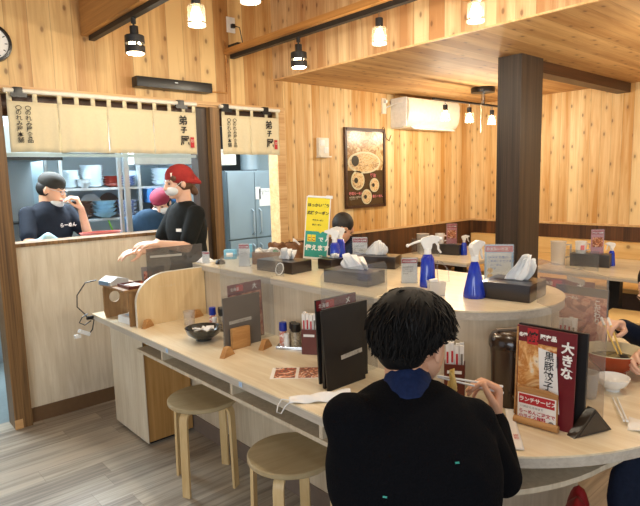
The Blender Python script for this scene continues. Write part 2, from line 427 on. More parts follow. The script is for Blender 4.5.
struct('trim_post_left', MB().b2(0.745, 0.845, WY - 0.045, WY + 0.11, 0.0, 2.06), 'brown_post')
struct('trim_post_foot', MB().b2(0.743, 0.79, WY - 0.048, WY - 0.045, 0.0, 0.06), 'trim_wood')
struct('trim_post_middle', MB().b2(2.155, 2.245, WY + .01, WY + 0.115, 0.0, 2.058), 'dark_post')
struct('trim_post_door', MB().b2(2.245, 2.325, WY - 0.045, WY + 0.115, 0.0, 2.058), 'brown_post')
struct('trim_door_right', MB().b2(2.90, 2.985, WY - 0.012, WY + 0.118, 0.0, 2.058), 'trim_wood')
struct('trim_header_board', MB().b2(0.845, 2.155, WY + .05, WY + .09, 1.93, 2.058).b2(2.325, 2.90, WY + .05, WY + .09, 1.93, 2.058), 'dark_beam')
struct('trim_window_track', MB().b2(0.845, 2.155, WY + .03, WY + .05, 1.685, 1.705), 'steel_dull')
struct('wall_right', MB().b2(WX, WX + 0.12, -3.0, WY + 0.1, 0, SZ + .02), 'cedar_wall_side')
struct('ceiling_lowered', MB().b2(2.887, WX + 0.12, -3.0, WY + .004, SZ, SZ + 0.05), 'cedar_ceiling')
struct('wall_bulkhead', MB().b2(2.887, 2.93, -3.0, WY, SZ + 0.05, 3.05).b2(2.887, 2.905, -3.0, WY, SZ, SZ + .05), 'bulkhead')
struct('trim_bulkhead_edge', MB().b2(2.882, 2.9, -3.0, WY, SZ - .004, SZ + .006), 'trim_wood')
struct('ceiling', MB().b2(-3.2, 2.93, -3.0, 3.9, 3.05, 3.10), 'cedar_ceiling')
struct('wall_wainscot_back', MB().b2(2.99, WX, WY - 0.014, WY + .004, 0.0, 0.965), 'wainscot')
struct('trim_wainscot_back', MB().b2(2.99, WX, WY - 0.026, WY + .004, 0.965, 0.985), 'trim_wood')
struct('wall_wainscot_right', MB().b2(WX - 0.014, WX, -2.0, WY - .014, 0.0, 0.965), 'wainscot_side')
struct('trim_wainscot_right', MB().b2(WX - 0.026, WX, -2.0, WY - .026, 0.965, 0.985), 'trim_wood')
struct('wall_column', MB().b2(3.68, 3.985, 2.0, 2.18, 0.0, SZ), 'dark_post')
struct('ceiling_beam_dark', MB().b2(3.985, WX, 2.04, 2.16, 2.235, SZ), 'dark_beam')
# kitchen shell
struct('wall_kitchen_back', MB().b2(-1.2, 4.6, 5.95, 6.05, 0, 2.5), 'kitchen_wall')
struct('wall_kitchen_left', MB().b2(-1.3, -1.2, 3.9, 6.05, 0, 2.5), 'kitchen_wall')
struct('wall_kitchen_right', MB().b2(4.5, 4.6, 3.9, 6.05, 0, 2.5), 'kitchen_wall')
struct('ceiling_kitchen', MB().b2(-1.2, 4.6, 3.9, 6.05, 2.5, 2.56), 'kitchen_wall')
struct('wall_kitchen_partition', MB().b2(2.62, 2.70, 4.55, 5.9, 0, 2.5), 'kitchen_wall')

# ------------------------------------------------------------------ LIGHTING BEAMS AND LAMPS
def light_beam(label, x, z0, z1, w, trk):
    t = thing('lighting_beam', label, 'beam', (x, 3.74, z0))
    MB().b2(-w / 2, w / 2, -5.4, 0.03, 0, z1 - z0).build('timber', 'beam', t, False)
    MB().b2(trk - 0.018, trk + 0.018, -5.4, 0.0, -0.03, 0).build('light_track', 'matt_black', t, False)
    return t
b1 = light_beam('deep timber beam at upper left carrying a black light track, above the sound bar', 1.385, 2.45, 2.72, 0.07, 0.02)
b2 = light_beam('slim timber beam with black light track, ending at the wall socket and crossing to the bulkhead', 2.46, 2.465, 2.505, 0.085, 0.012)
MB().b2(0.03, 0.422, -1.97, -1.87, 0.0, 0.055).build('cross_timber', 'beam', b2, False)
MB().b2(-.04, .02, -.16, -.03, 0.04, .058).build('track_feed', 'matt_black', b2, False)

def bulb_light(loc, power, parent, color=(1.0, 0.90, 0.72), r=0.035):
    d = bpy.data.lights.new('lamp_light', 'POINT'); d.energy = power; d.color = color; d.shadow_soft_size = r
    o = bpy.data.objects.new('lamp_light', d); COL.objects.link(o); o.location = loc; o.parent = parent

def spot_black(label, x, y, z, ztop, power):
    """black can with a bright slit around it; z is the centre of the can"""
    t = thing('track_spotlight', label, 'lamp', (x, y, z), 0.3, 'black slit shade lamps on the beams')
    MB().cone((0, 0, 0.095), (0, 0, ztop - z), 0.006).cone((0, 0, ztop - z - .03), (0, 0, ztop - z), 0.014).build('stem', 'matt_black', t)
    MB().cone((0, 0, 0.05), (0, 0, 0.10), 0.024).build('socket', 'black', t)
    m = MB()
    m.lathe([(0, 0.05), (0.05, 0.05), (0.054, 0.046), (0.054, 0.006), (0.051, 0.006), (0.051, 0.045), (0, 0.045)])
    m.lathe([(0.051, -0.008), (0.055, -0.008), (0.055, -0.046), (0.051, -0.046), (0.051, -0.008)])
    for k in range(3):
        a = k * 2 * PI / 3; m.box((0.0525 * math.cos(a), 0.0525 * math.sin(a), 0), (0.006, 0.012, 0.03), rz=a)
    m.build('shade', 'matt_black', t)
    MB().ball((0, 0, 0.0), (0.034, 0.034, 0.036)).lathe([(0, -.05), (.045, -.05), (.047, -.047), (.045, -.04), (0, -.04)]).build('bulb', 'bulb', t)
    bulb_light((0, 0, -0.075), power, t)
def lamp_glass(label, x, y, z, ztop, power, grp='glass lamps on the beams', s=1.0):
    t = thing('glass_lamp', label, 'lamp', (x, y, z), 0, grp)
    MB().cone((0, 0, 0.09 * s), (0, 0, ztop - z), 0.005).build('stem', 'chrome', t)
    MB().cone((0, 0, 0.05 * s), (0, 0, 0.098 * s), 0.022 * s).build('socket', 'matt_black', t)
    MB().lathe([(0.012 * s, 0.05 * s), (0.038 * s, 0.047 * s), (0.042 * s, 0.040 * s), (0.042 * s, -0.045 * s), (0.039 * s, -0.045 * s), (0.039 * s, 0.040 * s), (0.012 * s, 0.045 * s)]).build('shade', 'lamp_glass', t)
    MB().lathe([(0.0425 * s, -0.030 * s), (0.044 * s, -0.030 * s), (0.044 * s, -0.036 * s), (0.0425 * s, -0.036 * s), (.0425 * s, -.03 * s)]).build('rim_band', 'chrome', t)
    MB().lathe([(0, 0.045 * s), (0.014 * s, 0.04 * s), (0.024 * s, 0.012 * s), (0.027 * s, -0.004 * s), (0.024 * s, -0.022 * s), (0.013 * s, -0.032 * s), (0, -0.038 * s)]).build('bulb', 'bulb', t)
    bulb_light((0, 0, -0.07 * s), power, t)
PW = 7.5
spot_black('black can lamp with a lit slit, left, over the sound bar', 1.405, 3.10, 2.275, 2.42, PW)
spot_black('black can lamp with a lit slit, middle, beside the bulkhead edge', 2.472, 2.94, 2.29, 2.435, PW)
lamp_glass('glowing clear glass lamp hanging above the kitchen window at the top left', 1.405, 2.41, 2.275, 2.42, PW)
lamp_glass('glowing glass lamp cut by the top edge of the picture, over the wall socket', 1.405, 1.97, 2.275, 2.42, PW)
lamp_glass('glowing clear glass lamp in front of the bulkhead, over the wall poster', 2.472, 2.22, 2.30, 2.435, PW)
lamp_glass('glowing clear glass lamp nearest the top right, in front of the bulkhead', 2.472, 1.59, 2.285, 2.435, PW)
lamp_glass('clear glass lamp on the near end of the light track', 1.405, 0.9, 2.275, 2.42, 16)
lamp_glass('clear glass lamp on the near end of the slim beam', 2.472, 0.5, 2.285, 2.435, 18)

cl = thing('ceiling_light_bar', 'black ceiling canopy and bar that carries the three glass lamps beside the column', 'light fitting', (4.80, 3.0, SZ))
MB().lathe([(0, 0), (0.11, 0), (0.115, -0.012), (0.11, -0.045), (0, -0.05)]).build('canopy', 'black', cl)
MB().cone((0.01, 0, -0.05), (0.01, 0, -0.15), 0.018).build('post', 'chrome', cl)
MB().box((-0.20, 0.0, -0.155), (1.15, 0.03, 0.016)).build('bar', 'matt_black', cl)
MB().cone((-0.06, -.02, -0.16), (-0.06, -.02, -0.42), 0.0025).build('pull_cord', 'offwhite', cl)
for x, lb in ((4.20, 'glass lamp left on the ceiling bar, in front of the air conditioner'), (4.575, 'glass lamp in the middle of the ceiling bar'), (4.965, 'glass lamp right on the ceiling bar, beside the dark column')):
    lamp_glass(lb, x, 3.0, 2.03, SZ - 0.16, 10.0, 'glass lamps on the ceiling bar', 0.95)
# same fitting repeated further along the lowered ceiling, out of frame
for x, y in ((4.6, 0.9), (3.7, 1.0), (4.8, -0.6)):
    lamp_glass('glass lamp under the lowered ceiling ' + ('over the right table' if x < 4.65 and x > 4 else 'beside the island' if x < 4 else 'over the far bench'), x, y, 2.03, SZ, 13.0, 'glass lamps over the right tables')

# ------------------------------------------------------------------ WALL THINGS
t = thing('wall_clock', 'round white clock in a dark rim at the left edge of the wall', 'clock', (0.828, WY, 2.336))
MB().lathe([(0, 0), (0.108, 0), (0.112, 0.01), (0.108, 0.03), (0.094, 0.034), (0.09, 0.02), (0, 0.02)], seg=40).build('case', 'black', t).rotation_euler = (PI / 2, 0, 0)
MB().lathe([(0, 0.021), (0.091, 0.021), (0.091, 0.019)], seg=40).build('face', 'paper', t).rotation_euler = (PI / 2, 0, 0)
m = MB()
for k in range(12):
    a = k * PI / 6; m.box((0.078 * math.sin(a), -0.022, 0.078 * math.cos(a)), (0.005, 0.001, 0.014), rot=Matrix.Rotation(a, 3, 'Y'))
m.build('hour_marks', 'ink', t, False)['kind'] = 'stuff'
MB().box((0.02, -0.025, 0.015), (0.006, 0.002, 0.06), rot=Matrix.Rotation(PI / 3, 3, 'Y')).box((-0.02, -0.025, 0.02), (0.005, 0.002, 0.07), rot=Matrix.Rotation(-PI / 4, 3, 'Y')).build('hands', 'ink', t, False)

t = thing('sound_bar', 'long black sound bar on the boards above the kitchen curtain', 'speaker', (1.96, WY, 2.19))
MB().box((0, -0.045, 0), (0.585, 0.085, 0.07), bev=0.008).build('body', 'black', t)
MB().box((0.0, -0.0885, 0.012), (0.025, 0.001, 0.006)).build('badge', 'steel', t)
MB().tube([(0.28, -.006, -0.012), (0.47, -.006, -0.012), (0.472, -.006, 0.0), (0.472, -.006, 0.38)], 0.006).build('cable_cover', 'beam', t)

t = thing('wall_socket', 'white wall socket with black plug above the slim beam end', 'socket', (2.492, WY, 2.695))
MB().box((0, -0.005, 0), (0.075, 0.01, 0.115), bev=0.003).build('plate', 'white', t)
MB().box((0.01, -0.022, -0.01), (0.03, 0.025, 0.03), bev=0.004).build('plug', 'black', t)
MB().tube([(0.01, -0.035, -0.01), (0.05, -0.05, -0.02), (0.07, -0.04, -0.08), (0.08, -0.04, -0.13), (0.14, -.03, -.15), (0.19, -0.02, -0.18), (0.06, -.02, -.175), (-.02, -.03, -.165)], 0.004).build('cable', 'black', t)

t = thing('wall_switch_box', 'beige wall switch box beside the framed food poster', 'switch', (3.405, WY, 1.785))
MB().box((0, -0.02, 0), (0.12, 0.04, 0.16), bev=0.005).build('box', 'offwhite', t)
MB().box((-0.02, -0.041, 0.035), (0.05, 0.006, 0.05), bev=0.002).box((0.025, -0.041, -0.03), (0.05, 0.006, 0.055), bev=0.002).build('switch_keys', 'white', t)
MB().box((0, -0.035, -0.088), (0.13, 0.07, 0.012)).build('ledge', 'offwhite', t)

t = thing('paper_notice', 'beige notice sheet with small print on the wall behind the yellow card', 'notice', (3.30, WY, 1.39))
MB().box((0, -0.002, 0), (0.285, 0.002, 0.42)).build('sheet', 'beige_paper', t, False)
text('新型コロナウイルス感染症\n対策についてのお願い', 0.021, (-0.125, -0.0038, 0.165), t, 'ink')
text('マスクの着用のお願い\n入店時は手指の消毒をお願いします\n会話はお控えください', 0.0135, (-0.125, -0.0038, 0.08), t, 'grey_ink')
text('換気のため窓を開けています\nご協力をお願いします', 0.0135, (-0.125, -0.0038, -0.02), t, 'grey_ink')

t = thing('framed_poster', 'tall framed poster with noodle bowls hung on the back wall', 'poster', (3.962, WY, 1.592))
m = MB()
for x in (-.268, .268): m.b2(x - .013, x + .013, -0.03, 0, -.38, .38)
for z in (-.367, .367): m.b2(-.268, .268, -0.03, 0, z - .013, z + .013)
m.build('frame', 'dark_beam', t, False)
MB().b2(-.256, .256, -0.02, -0.004, -.355, .355).build('print', plain('poster_brown', '45311d', 0.2, var=.1, coat=.5), t, False)
MB().prism_xz([(-.25, -.02), (-.25, .345), (.25, .345), (.25, .05), (.235, -.02)], -.0225, -.0205).build('noodle_photo', food('noodle_lift_photo', ['6e4a28', 'b98a4e', 'd9bd8a', '9a6a38', 'e2cfa6', '7a5530'], 9, 0.25, .6), t, False)
def disc(n, x, z, r, y, mt, par):
    o = MB().lathe([(0, 0.0), (r, 0.0), (r, 0.0015), (0, .0015)], seg=32).build(n, mt, par, False); o.rotation_euler = (PI / 2, 0, 0); o.location = (x, y, z); return o
b = disc('bowl_picture', -0.02, 0.055, 0.19, -.0231, 'bowl_cream', t); b.scale = (1.2, .55, 1)
b = disc('bowl_picture', -0.02, 0.055, 0.17, -.0251, 'ramen', t); b.scale = (1.2, .52, 1)
disc('topping_picture', -.15, .07, .05, -.0275, 'bowl_black', t)
for x, z, r in ((-.115, -.115, .092), (.118, -.165, .068), (.005, -.275, .072)):
    disc('bowl_picture', x, z, r, -.0231, 'bowl_cream', t); disc('bowl_picture', x, z, r * .84, -.0251, 'ramen', t)
    disc('topping_picture', x - r * .3, z, r * .28, -.0275, 'bowl_black', t)
text('味噌らーめん', .032, (-.235, -.0225, -.25), t, 'pink_ink', bold=.0008); text('醤油', .04, (.06, -.0225, -.085), t, 'pink_ink', bold=.001)
text('塩らーめん', .03, (.09, -.0225, -.285), t, 'pink_ink', bold=.0008)
text('自家製麺と道産素材の\nこだわりスープ', .017, (-.235, -.0225, -.28), t, 'offwhite')
MB().tube([(.22, -.02, .36), (.24, -.04, .40), (.27, -.03, .39), (.30, -.02, .30), (.36, -.01, .27), (.39, -.01, .33)], .003).build('cable', 'black', t)

t = thing('air_conditioner', 'white wall air conditioner under the lowered ceiling', 'air conditioner', (4.79, WY, 2.13))
o = MB().prism_xz([(0, -.145), (-.13, -.15), (-.19, -.125), (-.222, -.07), (-.235, .0), (-.235, .10), (-.215, .14), (-.18, .15), (0, .15)], -.425, .425).build('body', 'offwhite', t); o.data.transform(Matrix(((0, 1, 0, 0), (1, 0, 0, 0), (0, 0, 1, 0), (0, 0, 0, 1)))); o.data.flip_normals()
MB().box((-.431, -.105, 0.005), (.012, .2, .28), bev=.004).build('end_cap', 'white', t)
MB().box((0.02, -.19, -.142), (.7, .06, .008), rot=Matrix.Rotation(.5, 3, 'X')).build('louvre', 'white', t)
MB().tube([(-.43, -.19, .1), (-.46, -.1, .09), (-.49, -.03, .07), (-.5, -.01, 0.06)], .006).build('cable', 'white', t)
t2 = thing('air_conditioner_socket', 'small white socket on the boards left of the air conditioner', 'socket', (4.245, WY, 2.20))
MB().box((0, -.01, 0), (.06, .02, .15), bev=.004).build('plate', 'offwhite', t2)
MB().box((.005, -.03, .04), (.03, .03, .03), bev=.004).build('plug', 'white', t2)

# ------------------------------------------------------------------ ENTRANCE CURTAINS (NOREN)
def noren(label, x0, x1, seams, brackets, chars_l, chars_r):
    t = thing('noren_curtain', label, 'curtain', (x0, WY - .06, 1.705), 0, None)
    W = x1 - x0
    edges = [x0] + seams + [x1]
    for i in range(len(edges) - 1):
        a, b = edges[i] - x0 + .0006, edges[i + 1] - x0 - .0006
        ph = 1.7 * i + x0
        def fy(u, v):
            x = a + (b - a) * u
            return (x, 0.006 * math.sin(9 * u + ph) * (1 - v) + .004 * math.sin(22 * u + 2 * ph) * (1 - v), .30 * v + .004 * math.sin(PI * u) * (1 - v))
        m = MB().grid(fy, 20, 8)
        n = 3 if b - a > .29 else 2
        for k in range(n):
            xc = a + (b - a) * (k / n) + .015
            m.grid(lambda u, v: (xc - .014 + .028 * u, .0, .30 + .05 * v), 2, 2)
        if i == len(edges) - 2: m.grid(lambda u, v: (b - .028 + .028 * u, .0, .30 + .05 * v), 2, 2)
        m.build('curtain_panel', 'cloth', t, True, solid=.0015)
    MB().cone((-.01, 0.004, .362), (W + .01, 0.004, .362), .014).build('rod', 'offwhite', t)
    for bx in brackets:
        MB().box((bx - x0, 0.012, .36), (.05, .045, .045), bev=.004).box((bx - x0, -.014, .335), (.09, .008, .025)).build('bracket', 'black', t)
    s = .036
    for j, col in enumerate(chars_l):
        text(col, s, (.04 + .052 * j, -.0105, .222), t, 'ink', vertical=True, sp=.9, bold=.0004)
        MB().tube([(.06 + .052 * j + .015 * math.cos(k * PI / 5), -.0105, .262 + .012 * math.sin(k * PI / 5)) for k in range(10)], .002, 5, True).build('noodle_bowl_mark', 'ink', t)
    for c, dx, dz, ss in zip(chars_r, (0, .012, .005), (.235, .175, .09), (.07, .05, .075)):
        text(c, ss, (W - .145 + dx, -.0105, dz - .02), t, 'ink', bold=.0018)
    MB().box((W - .045, -.011, .085), (.03, .002, .075), bev=.0005).build('red_seal', 'red_ink', t)
    text('印', .026, (W - .057, -.0125, .085), t, 'offwhite'); 
    return t
noren('long cream cloth noren with black writing across the kitchen window', 0.868, 2.115, [1.151, 1.46, 1.779], [0.935, 1.996], ['のれみ屋本舗', 'のれみ屋食品'], '弟子屈')
noren('short cream cloth noren with black writing over the kitchen doorway', 2.335, 2.885, [2.60], [2.375, 2.753], ['のれみ屋本舗', 'のれみ屋食品'], '弟子屈')

# ------------------------------------------------------------------ DINING ISLAND
CX, CY = 1.98, 1.28            # centre of the rounded end
CT, ST = 0.72, 1.02            # lower worktop and upper shelf heights
def stadium(r, yfar, n=48, x0=None, x1=None):
    return [(CX + r * math.cos(PI + PI * i / n), CY + r * math.sin(PI + PI * i / n)) for i in range(n + 1)] + [(CX + r, yfar), (CX - r, yfar)]
isl = thing('island_base', 'pale wood panelled base and foot shelf of the dining island under the worktop', 'counter base', (CX, CY, 0))
top = thing('counter_worktop', 'long pale wood worktop with grey edge and rounded near end around the island', 'worktop', (CX, CY, CT - .036))
shf = thing('raised_shelf', 'raised rounded middle shelf of pale wood running along the dining island', 'shelf', (CX, CY, CT))
MB().prism(stadium(.825, 3.42), CT - .006, CT, bev=.001).build('surface', 'counter_top', top, world=True)
MB().prism(stadium(.823, 3.418), CT - .036, CT - .006).build('edge_band', 'counter_edge', top, world=True)
MB().prism(stadium(.34, 2.96), CT, ST - .034).build('riser', 'pale_core', shf, world=True)
MB().prism(stadium(.36, 2.98), ST - .006, ST, bev=.001).build('surface', 'counter_top', shf, world=True)
MB().prism(stadium(.359, 2.979), ST - .034, ST - .006).build('edge_band', 'counter_edge', shf, world=True)
MB().prism(stadium(.43, 3.36), 0.0, CT - .036).build('base_panel', 'pale_core', isl, world=True)
MB().prism(stadium(.436, 3.36), 0.0, 0.10).build('skirting', 'grey_skirting', isl, world=True)
def usr(d):
    k = [(0, .775), (40, .80), (67, .705), (90, .67), (180, .67)]
    for (a, r), (b, q) in zip(k, k[1:]):
        if d <= b: return r + (q - r) * (d - a) / (b - a)
us = [(CX - .775, 2.90)] + [(CX + usr(i * 4.5) * math.cos(PI + i * PI / 40), CY + usr(i * 4.5) * math.sin(PI + i * PI / 40)) for i in range(41)] + [(CX + .67, 2.9)]
MB().prism(us, .583, .600).build('foot_shelf', 'pale_core', isl, world=True)
for y in (2.60, 1.95, 1.38):
    MB().b2(CX - .77, CX - .43, y - .009, y + .009, .60, CT - .036).build('shelf_bracket', 'pale_core', isl, world=True)
for y, ch in ((1.79, '3'), (2.42, '2')):
    k = MB().box((1.1535, y, .703), (.001, .022, .02)).build('seat_number_sticker', 'pale_blue', top, world=True)
    text(ch, .016, (1.1525 - CX, y + .005 - CY, .697 - CT + .036), top, 'blue_ink', rz=-PI / 2)

t = thing('end_cabinet', 'narrow cabinet with pale end panel and amber side closing the counter end', 'cabinet', (1.39, 3.15, 0))
MB().b2(-.14, .145, -.22, .22, 0.02, .684).build('carcass', 'cabinet_side', t, False)
MB().b2(-.145, -.14, -.232, .232, 0.02, .684).build('front_panel', 'pale_panel', t, False)
MB().b2(-.12, .13, -.2, .2, 0.0, .02).build('plinth', 'matt_black', t, False)

# arched seat divider
t = thing('arched_divider', 'arched plywood divider standing across the counter at its far end', 'divider', (1.21, 2.88, CT))
pts = [(0, 0), (0, .13)] + [(.19 - .19 * math.cos(k * PI / 24), .13 + .155 * math.sin(k * PI / 24)) for k in range(1, 13)] + [(.425, .285), (.425, 0)]
MB().prism_xz(pts, -.009, .009).build('board', 'birch', t, False)
pe = pts[:-1]; m = MB()
for (a, b), (c, d) in zip(pe, pe[1:]):
    L = math.hypot(c - a, d - b); m.box(((a + c) / 2, 0, (b + d) / 2), (L + .001, .0185, .003), rot=Matrix.Rotation(-math.atan2(d - b, c - a), 3, 'Y'))
m.build('pale_edge_strip', 'offwhite', t, False)
text('テーブル番号　1', .018, (.13, -.0105, .2), t, 'beige_paper')

def wedge(x, y, rz, label, s=1.0):
    t = thing('wedge_foot', label, 'stand foot', (x, y, CT), rz, 'small wooden wedge feet')
    MB().prism_xz([(-.042 * s, 0), (.042 * s, 0), (.012 * s, .042 * s), (-.012 * s, .042 * s)], -.012, .012).build('block', 'block_wood', t, False)
    return t
wedge(1.255, 2.845, .5, 'wooden wedge foot in front of the arched divider')
wedge(1.56, 2.845, .3, 'wooden wedge foot behind the water glass at the arched divider')
wedge(1.285, 2.09, .35, 'wooden wedge foot at the front corner of the grey seat screen')
wedge(1.475, 2.06, .35, 'wooden wedge foot right of the wooden menu block')

# acrylic seat screens
def screen(label, y, mat, x0=1.335, top=.44):
    t = thing('seat_screen', label, 'screen', (x0, y, CT), 0)
    pl = [(0, 0), (1.637 - x0, 0), (1.637 - x0, ST - CT + .004), (1.70 - x0, ST - CT + .004), (1.70 - x0, top - .02), (1.685 - x0, top), (.015, top), (0, top - .015)]
    MB().prism_xz(pl, -.0015, .0015).build('clear_sheet', mat, t, False)
    return t
s1 = screen('clear screen over the counter behind the grey menu board', 2.2, 'acrylic')
s2 = screen('clear screen with milky sticker between the red topped menu and the sitting man', 1.50, 'acrylic')

def slanted_board(t, w, h, th, lean, mat, name, y=0, x0=0, z=0):
    """upright board w x h facing local -y, leaning back by lean radians"""
    r = Matrix.Rotation(-lean, 3, 'X')
    MB().box(V((x0 + w / 2, y, z)) + r @ V((0, 0, h / 2)), (w, th, h), rot=r, bev=.001).build(name, mat, t, False)
    return r
# grey menu board in wooden block
t = thing('menu_board', 'dark grey menu board with pale strip standing in a wooden block', 'menu', (1.325, 2.175, CT))
slanted_board(t, .205, .245, .008, .0, plain('dark_grey_board', '66605a', .45, var=.04, scale=6), 'board')
MB().box((.09, -.005, .125), (.125, .002, .015), rot=Matrix.Rotation(-.03, 3, 'Y')).build('label_strip', 'sticker', t, False)
text('アクリル板に触れないで', .0115, (.035, -.0065, .121), t, 'grey_ink')
MB().box((.075, -.022, .05), (.1, .02, .10), bev=.004).build('wooden_block', 'block_wood', t)
# menu booklet behind it
def booklet(label, loc, rz, w, h, pic, lean=.06, title='大雪', cover='maroon'):
    t = thing('menu_booklet', label, 'menu', loc, rz)
    r = slanted_board(t, w, h, .008, lean, cover, 'cover')
    MB().box(tuple(V((w / 2, 0, 0)) + r @ V((0, -.0045, h - .022))), (w - .004, .001, .04), rot=r).build('top_band', 'maroon', t, False)
    R4 = r.to_4x4()
    def q(x, z): return tuple(V((x, 0, 0)) + r @ V((0, -.0055, z)))
    m = MB(); m.box(V(q(w / 2, (h - .045) / 2)), (w - .012, .002, h - .055), rot=r); m.build('picture', pic, t, False)
    m = MB(); m.box(V(q(w * .33, h - .022)), (w * .2, .002, .03), rot=r); m.build('red_patch', 'red_ink', t, False)
    text('北海道', .018, tuple(V(q(.01, h - .03)) + V((0, -.002, 0))), t, 'white_ink', tilt=Matrix.Rotation(-lean, 4, 'X'))
    text(title, .03, tuple(V(q(w * .7, h - .034)) + V((0, -.002, 0))), t, 'white_ink', tilt=Matrix.Rotation(-lean, 4, 'X'), bold=.0006)
    return t
booklet('maroon menu booklet showing behind the grey menu board', (1.40, 2.235, CT), .10, .21, .285, 'meat_photo', .04, '大')
t = booklet('menu booklet standing behind the black folder, only its red top strip showing', (1.345, 1.535, CT), 0, .215, .325, 'menu_black', .04, 'メ', 'menu_black')
t = thing('menu_folder', 'tall black menu folder leaning on the screen by the sitting man', 'menu', (1.325, 1.488, CT))
slanted_board(t, .235, .302, .012, .0, 'menu_black', 'cover')
slanted_board(t, .2, .30, .006, .10, 'menu_black', 'inner_page', y=-.035, x0=-.012)
MB().box((.10, -.052, .125), (.11, .0015, .016), rot=Matrix.Rotation(-.06, 3, 'Y')).build('label_strip', 'sticker', t, False)
text('アクリル板', .016, (.06, -.0535, .120), t, 'grey_ink')

# condiments on the lower counter
def bottle(label, x, y, z, r, h, cap, body, caph, grp=None, prof=None):
    t = thing('condiment_bottle', label, 'bottle', (x, y, z), 0)
    r *= 1.1; h *= 1.15; caph *= 1.15
    MB().lathe([(0, 0), (r, 0), (r, h * .78), (r * .8, h * .9), (r * .75, h), (0, h)]).build('body', body, t)
    MB().lathe([(0, h), (r * .95, h), (r * 1.02, h + .003), (r * .95, h + caph), (0, h + caph)]).build('cap', cap, t)
    return t
M['pepper'] = food('speckled_pepper', ['2a221b', 'c9b998', '4a3b2a', 'e0d4b8'], 120)
M['garlic'] = food('orange_white_label', ['e8e4da', 'c45a2a', 'efece6', 'd8d2c4'], 40)
def set_tray(x, y, rz, where):
    t = thing('condiment_tray', 'small steel tray of condiment bottles ' + where, 'tray', (x, y, CT), rz)
    MB().box((0, 0, .004), (.135, .075, .008), bev=.003).build('base', 'chrome', t)
    MB().tube([(-.066, -.036, .012), (.066, -.036, .012), (.066, .036, .012), (-.066, .036, .012)], .003, 8, True).build('rim', 'chrome', t)
    c, s = math.cos(rz), math.sin(rz)
    def P(dx, dy): return (x + c * dx - s * dy, y + s * dx + c * dy, CT + .0082)
    bottle('blue capped spice bottle in the tray ' + where, *P(-.042, .008), .017, .062, 'cobalt_cap', 'garlic', .034)
    bottle('small white shaker between bottles in the tray ' + where, *P(-.018, -.022), .012, .045, 'white', 'white', .012)
    bottle('black capped pepper bottle at the back of the tray ' + where, *P(0.004, .017), .016, .07, 'black', 'pepper', .026)
    bottle('black capped mill at the front of the tray ' + where, *P(.026, -.014), .021, .066, 'black', 'pepper', .032)
set_tray(1.565, 1.975, -.95, 'by the chopstick box')
set_tray(1.50, 2.50, -.95, 'behind the black bowl')

def chopstick_box(label, x, y, rz, lab2):
    t = thing('chopstick_box', label, 'box', (x, y, CT), rz)
    m = MB(); m.b2(-.034, .034, -.024, .024, 0, .004)
    for s_ in (-1, 1):
        m.b2(-.034, .034, s_ * .024 - .002, s_ * .024 + .002, 0, .115); m.b2(s_ * .034 - .002, s_ * .034 + .002, -.024, .024, 0, .115)
    m.build('box', 'red_brown', t, False)
    MB().box((0, -.0275, .088), (.05, .0015, .011)).build('label_strip', 'white', t, False)
    c, s = math.cos(rz), math.sin(rz)
    k = 0
    for i in range(4):
        for j in range(2):
            dx, dy = -.0245 + .0163 * i, -.010 + .02 * j
            p = thing('chopstick_sleeve', lab2, 'chopsticks', (x + c * dx - s * dy, y + s * dx + c * dy, CT + .005), rz, 'paper sleeves in the ' + ('left' if y > 1.5 else 'middle' if x < 2 else 'right hand') + ' chopstick box')
            hh = .175 + .012 * random.random()
            MB().box((0, 0, hh / 2), (.0148, .012, hh), rot=Matrix.Rotation(random.uniform(-.03, .03), 3, 'Y')).build('sleeve', 'paper', p, False)
            if j == 0: MB().box((0, -.0075, hh - .05), (.007, .001, .042)).build('red_print', 'red_ink' if i < 3 else 'grey_ink', p, False)
chopstick_box('red brown chopstick box beside the condiment tray on the left counter', 1.575, 1.85, -.95, 'white paper chopstick sleeve in the box beside the condiment tray')
chopstick_box('dark red chopstick box between the sitting man and the brown jug', 1.628, 1.118, -1.0, 'white paper chopstick sleeve in the box beside the brown jug')

def lathe_thing(name, label, cat, loc, prof, mat, part=None, inner=None, seg=32):
    o = MB().lathe(prof, seg=seg).build(name, mat); o.location = loc; tag(o, label, cat); return o
t = thing('black_bowl', 'wide black bowl on a foot holding small sachets on the left counter', 'bowl', (1.345, 2.40, CT))
MB().lathe([(0, 0), (.035, 0), (.036, .008), (.045, .012), (.072, .03), (.082, .052), (.083, .056), (.079, .055), (.066, .034), (.04, .018), (0, .015)], seg=36).build('bowl', 'bowl_black', t)
m = MB()
for k in range(7):
    a = k * 2.4; m.box((.03 * math.cos(a), .03 * math.sin(a), .044 + .004 * (k % 3)), (.035, .022, .006), rot=Matrix.Rotation(a, 3, 'Z') @ Matrix.Rotation(.5, 3, 'X'), bev=.002)
m.build('sachets', 'paper', t)
t.scale = (1.1, 1.1, 1.15)
t = thing('water_glass', 'clear water glass in front of the arched divider', 'glass', (1.435, 2.71, CT))
MB().lathe([(0, 0), (.028, 0), (.033, .08), (.031, .08), (.026, .006), (0, .006)]).build('tumbler', 'glass', t)

t = thing('menu_flyer', 'flyer with orange and white food pictures lying flat on the left counter', 'flyer', (1.365, 1.69, CT + .0004), -.75)
MB().box((0, 0, .0005), (.215, .13, .001)).build('sheet', 'paper', t, False)
MB().box((.055, .0, .0015), (.1, .12, .0008)).build('picture', 'dishes_photo', t, False)
MB().box((-.05, .0, .0015), (.085, .115, .0008)).build('picture', food('fried_photo', ['efe6da', 'd2572a', '2b2420', 'e78b52', 'f3eee6', 'b8401f'], 18, .4, 2), t, False)
text('おすすめ', .02, (-.1, .045, .0025), t, 'ink', rx=0); 

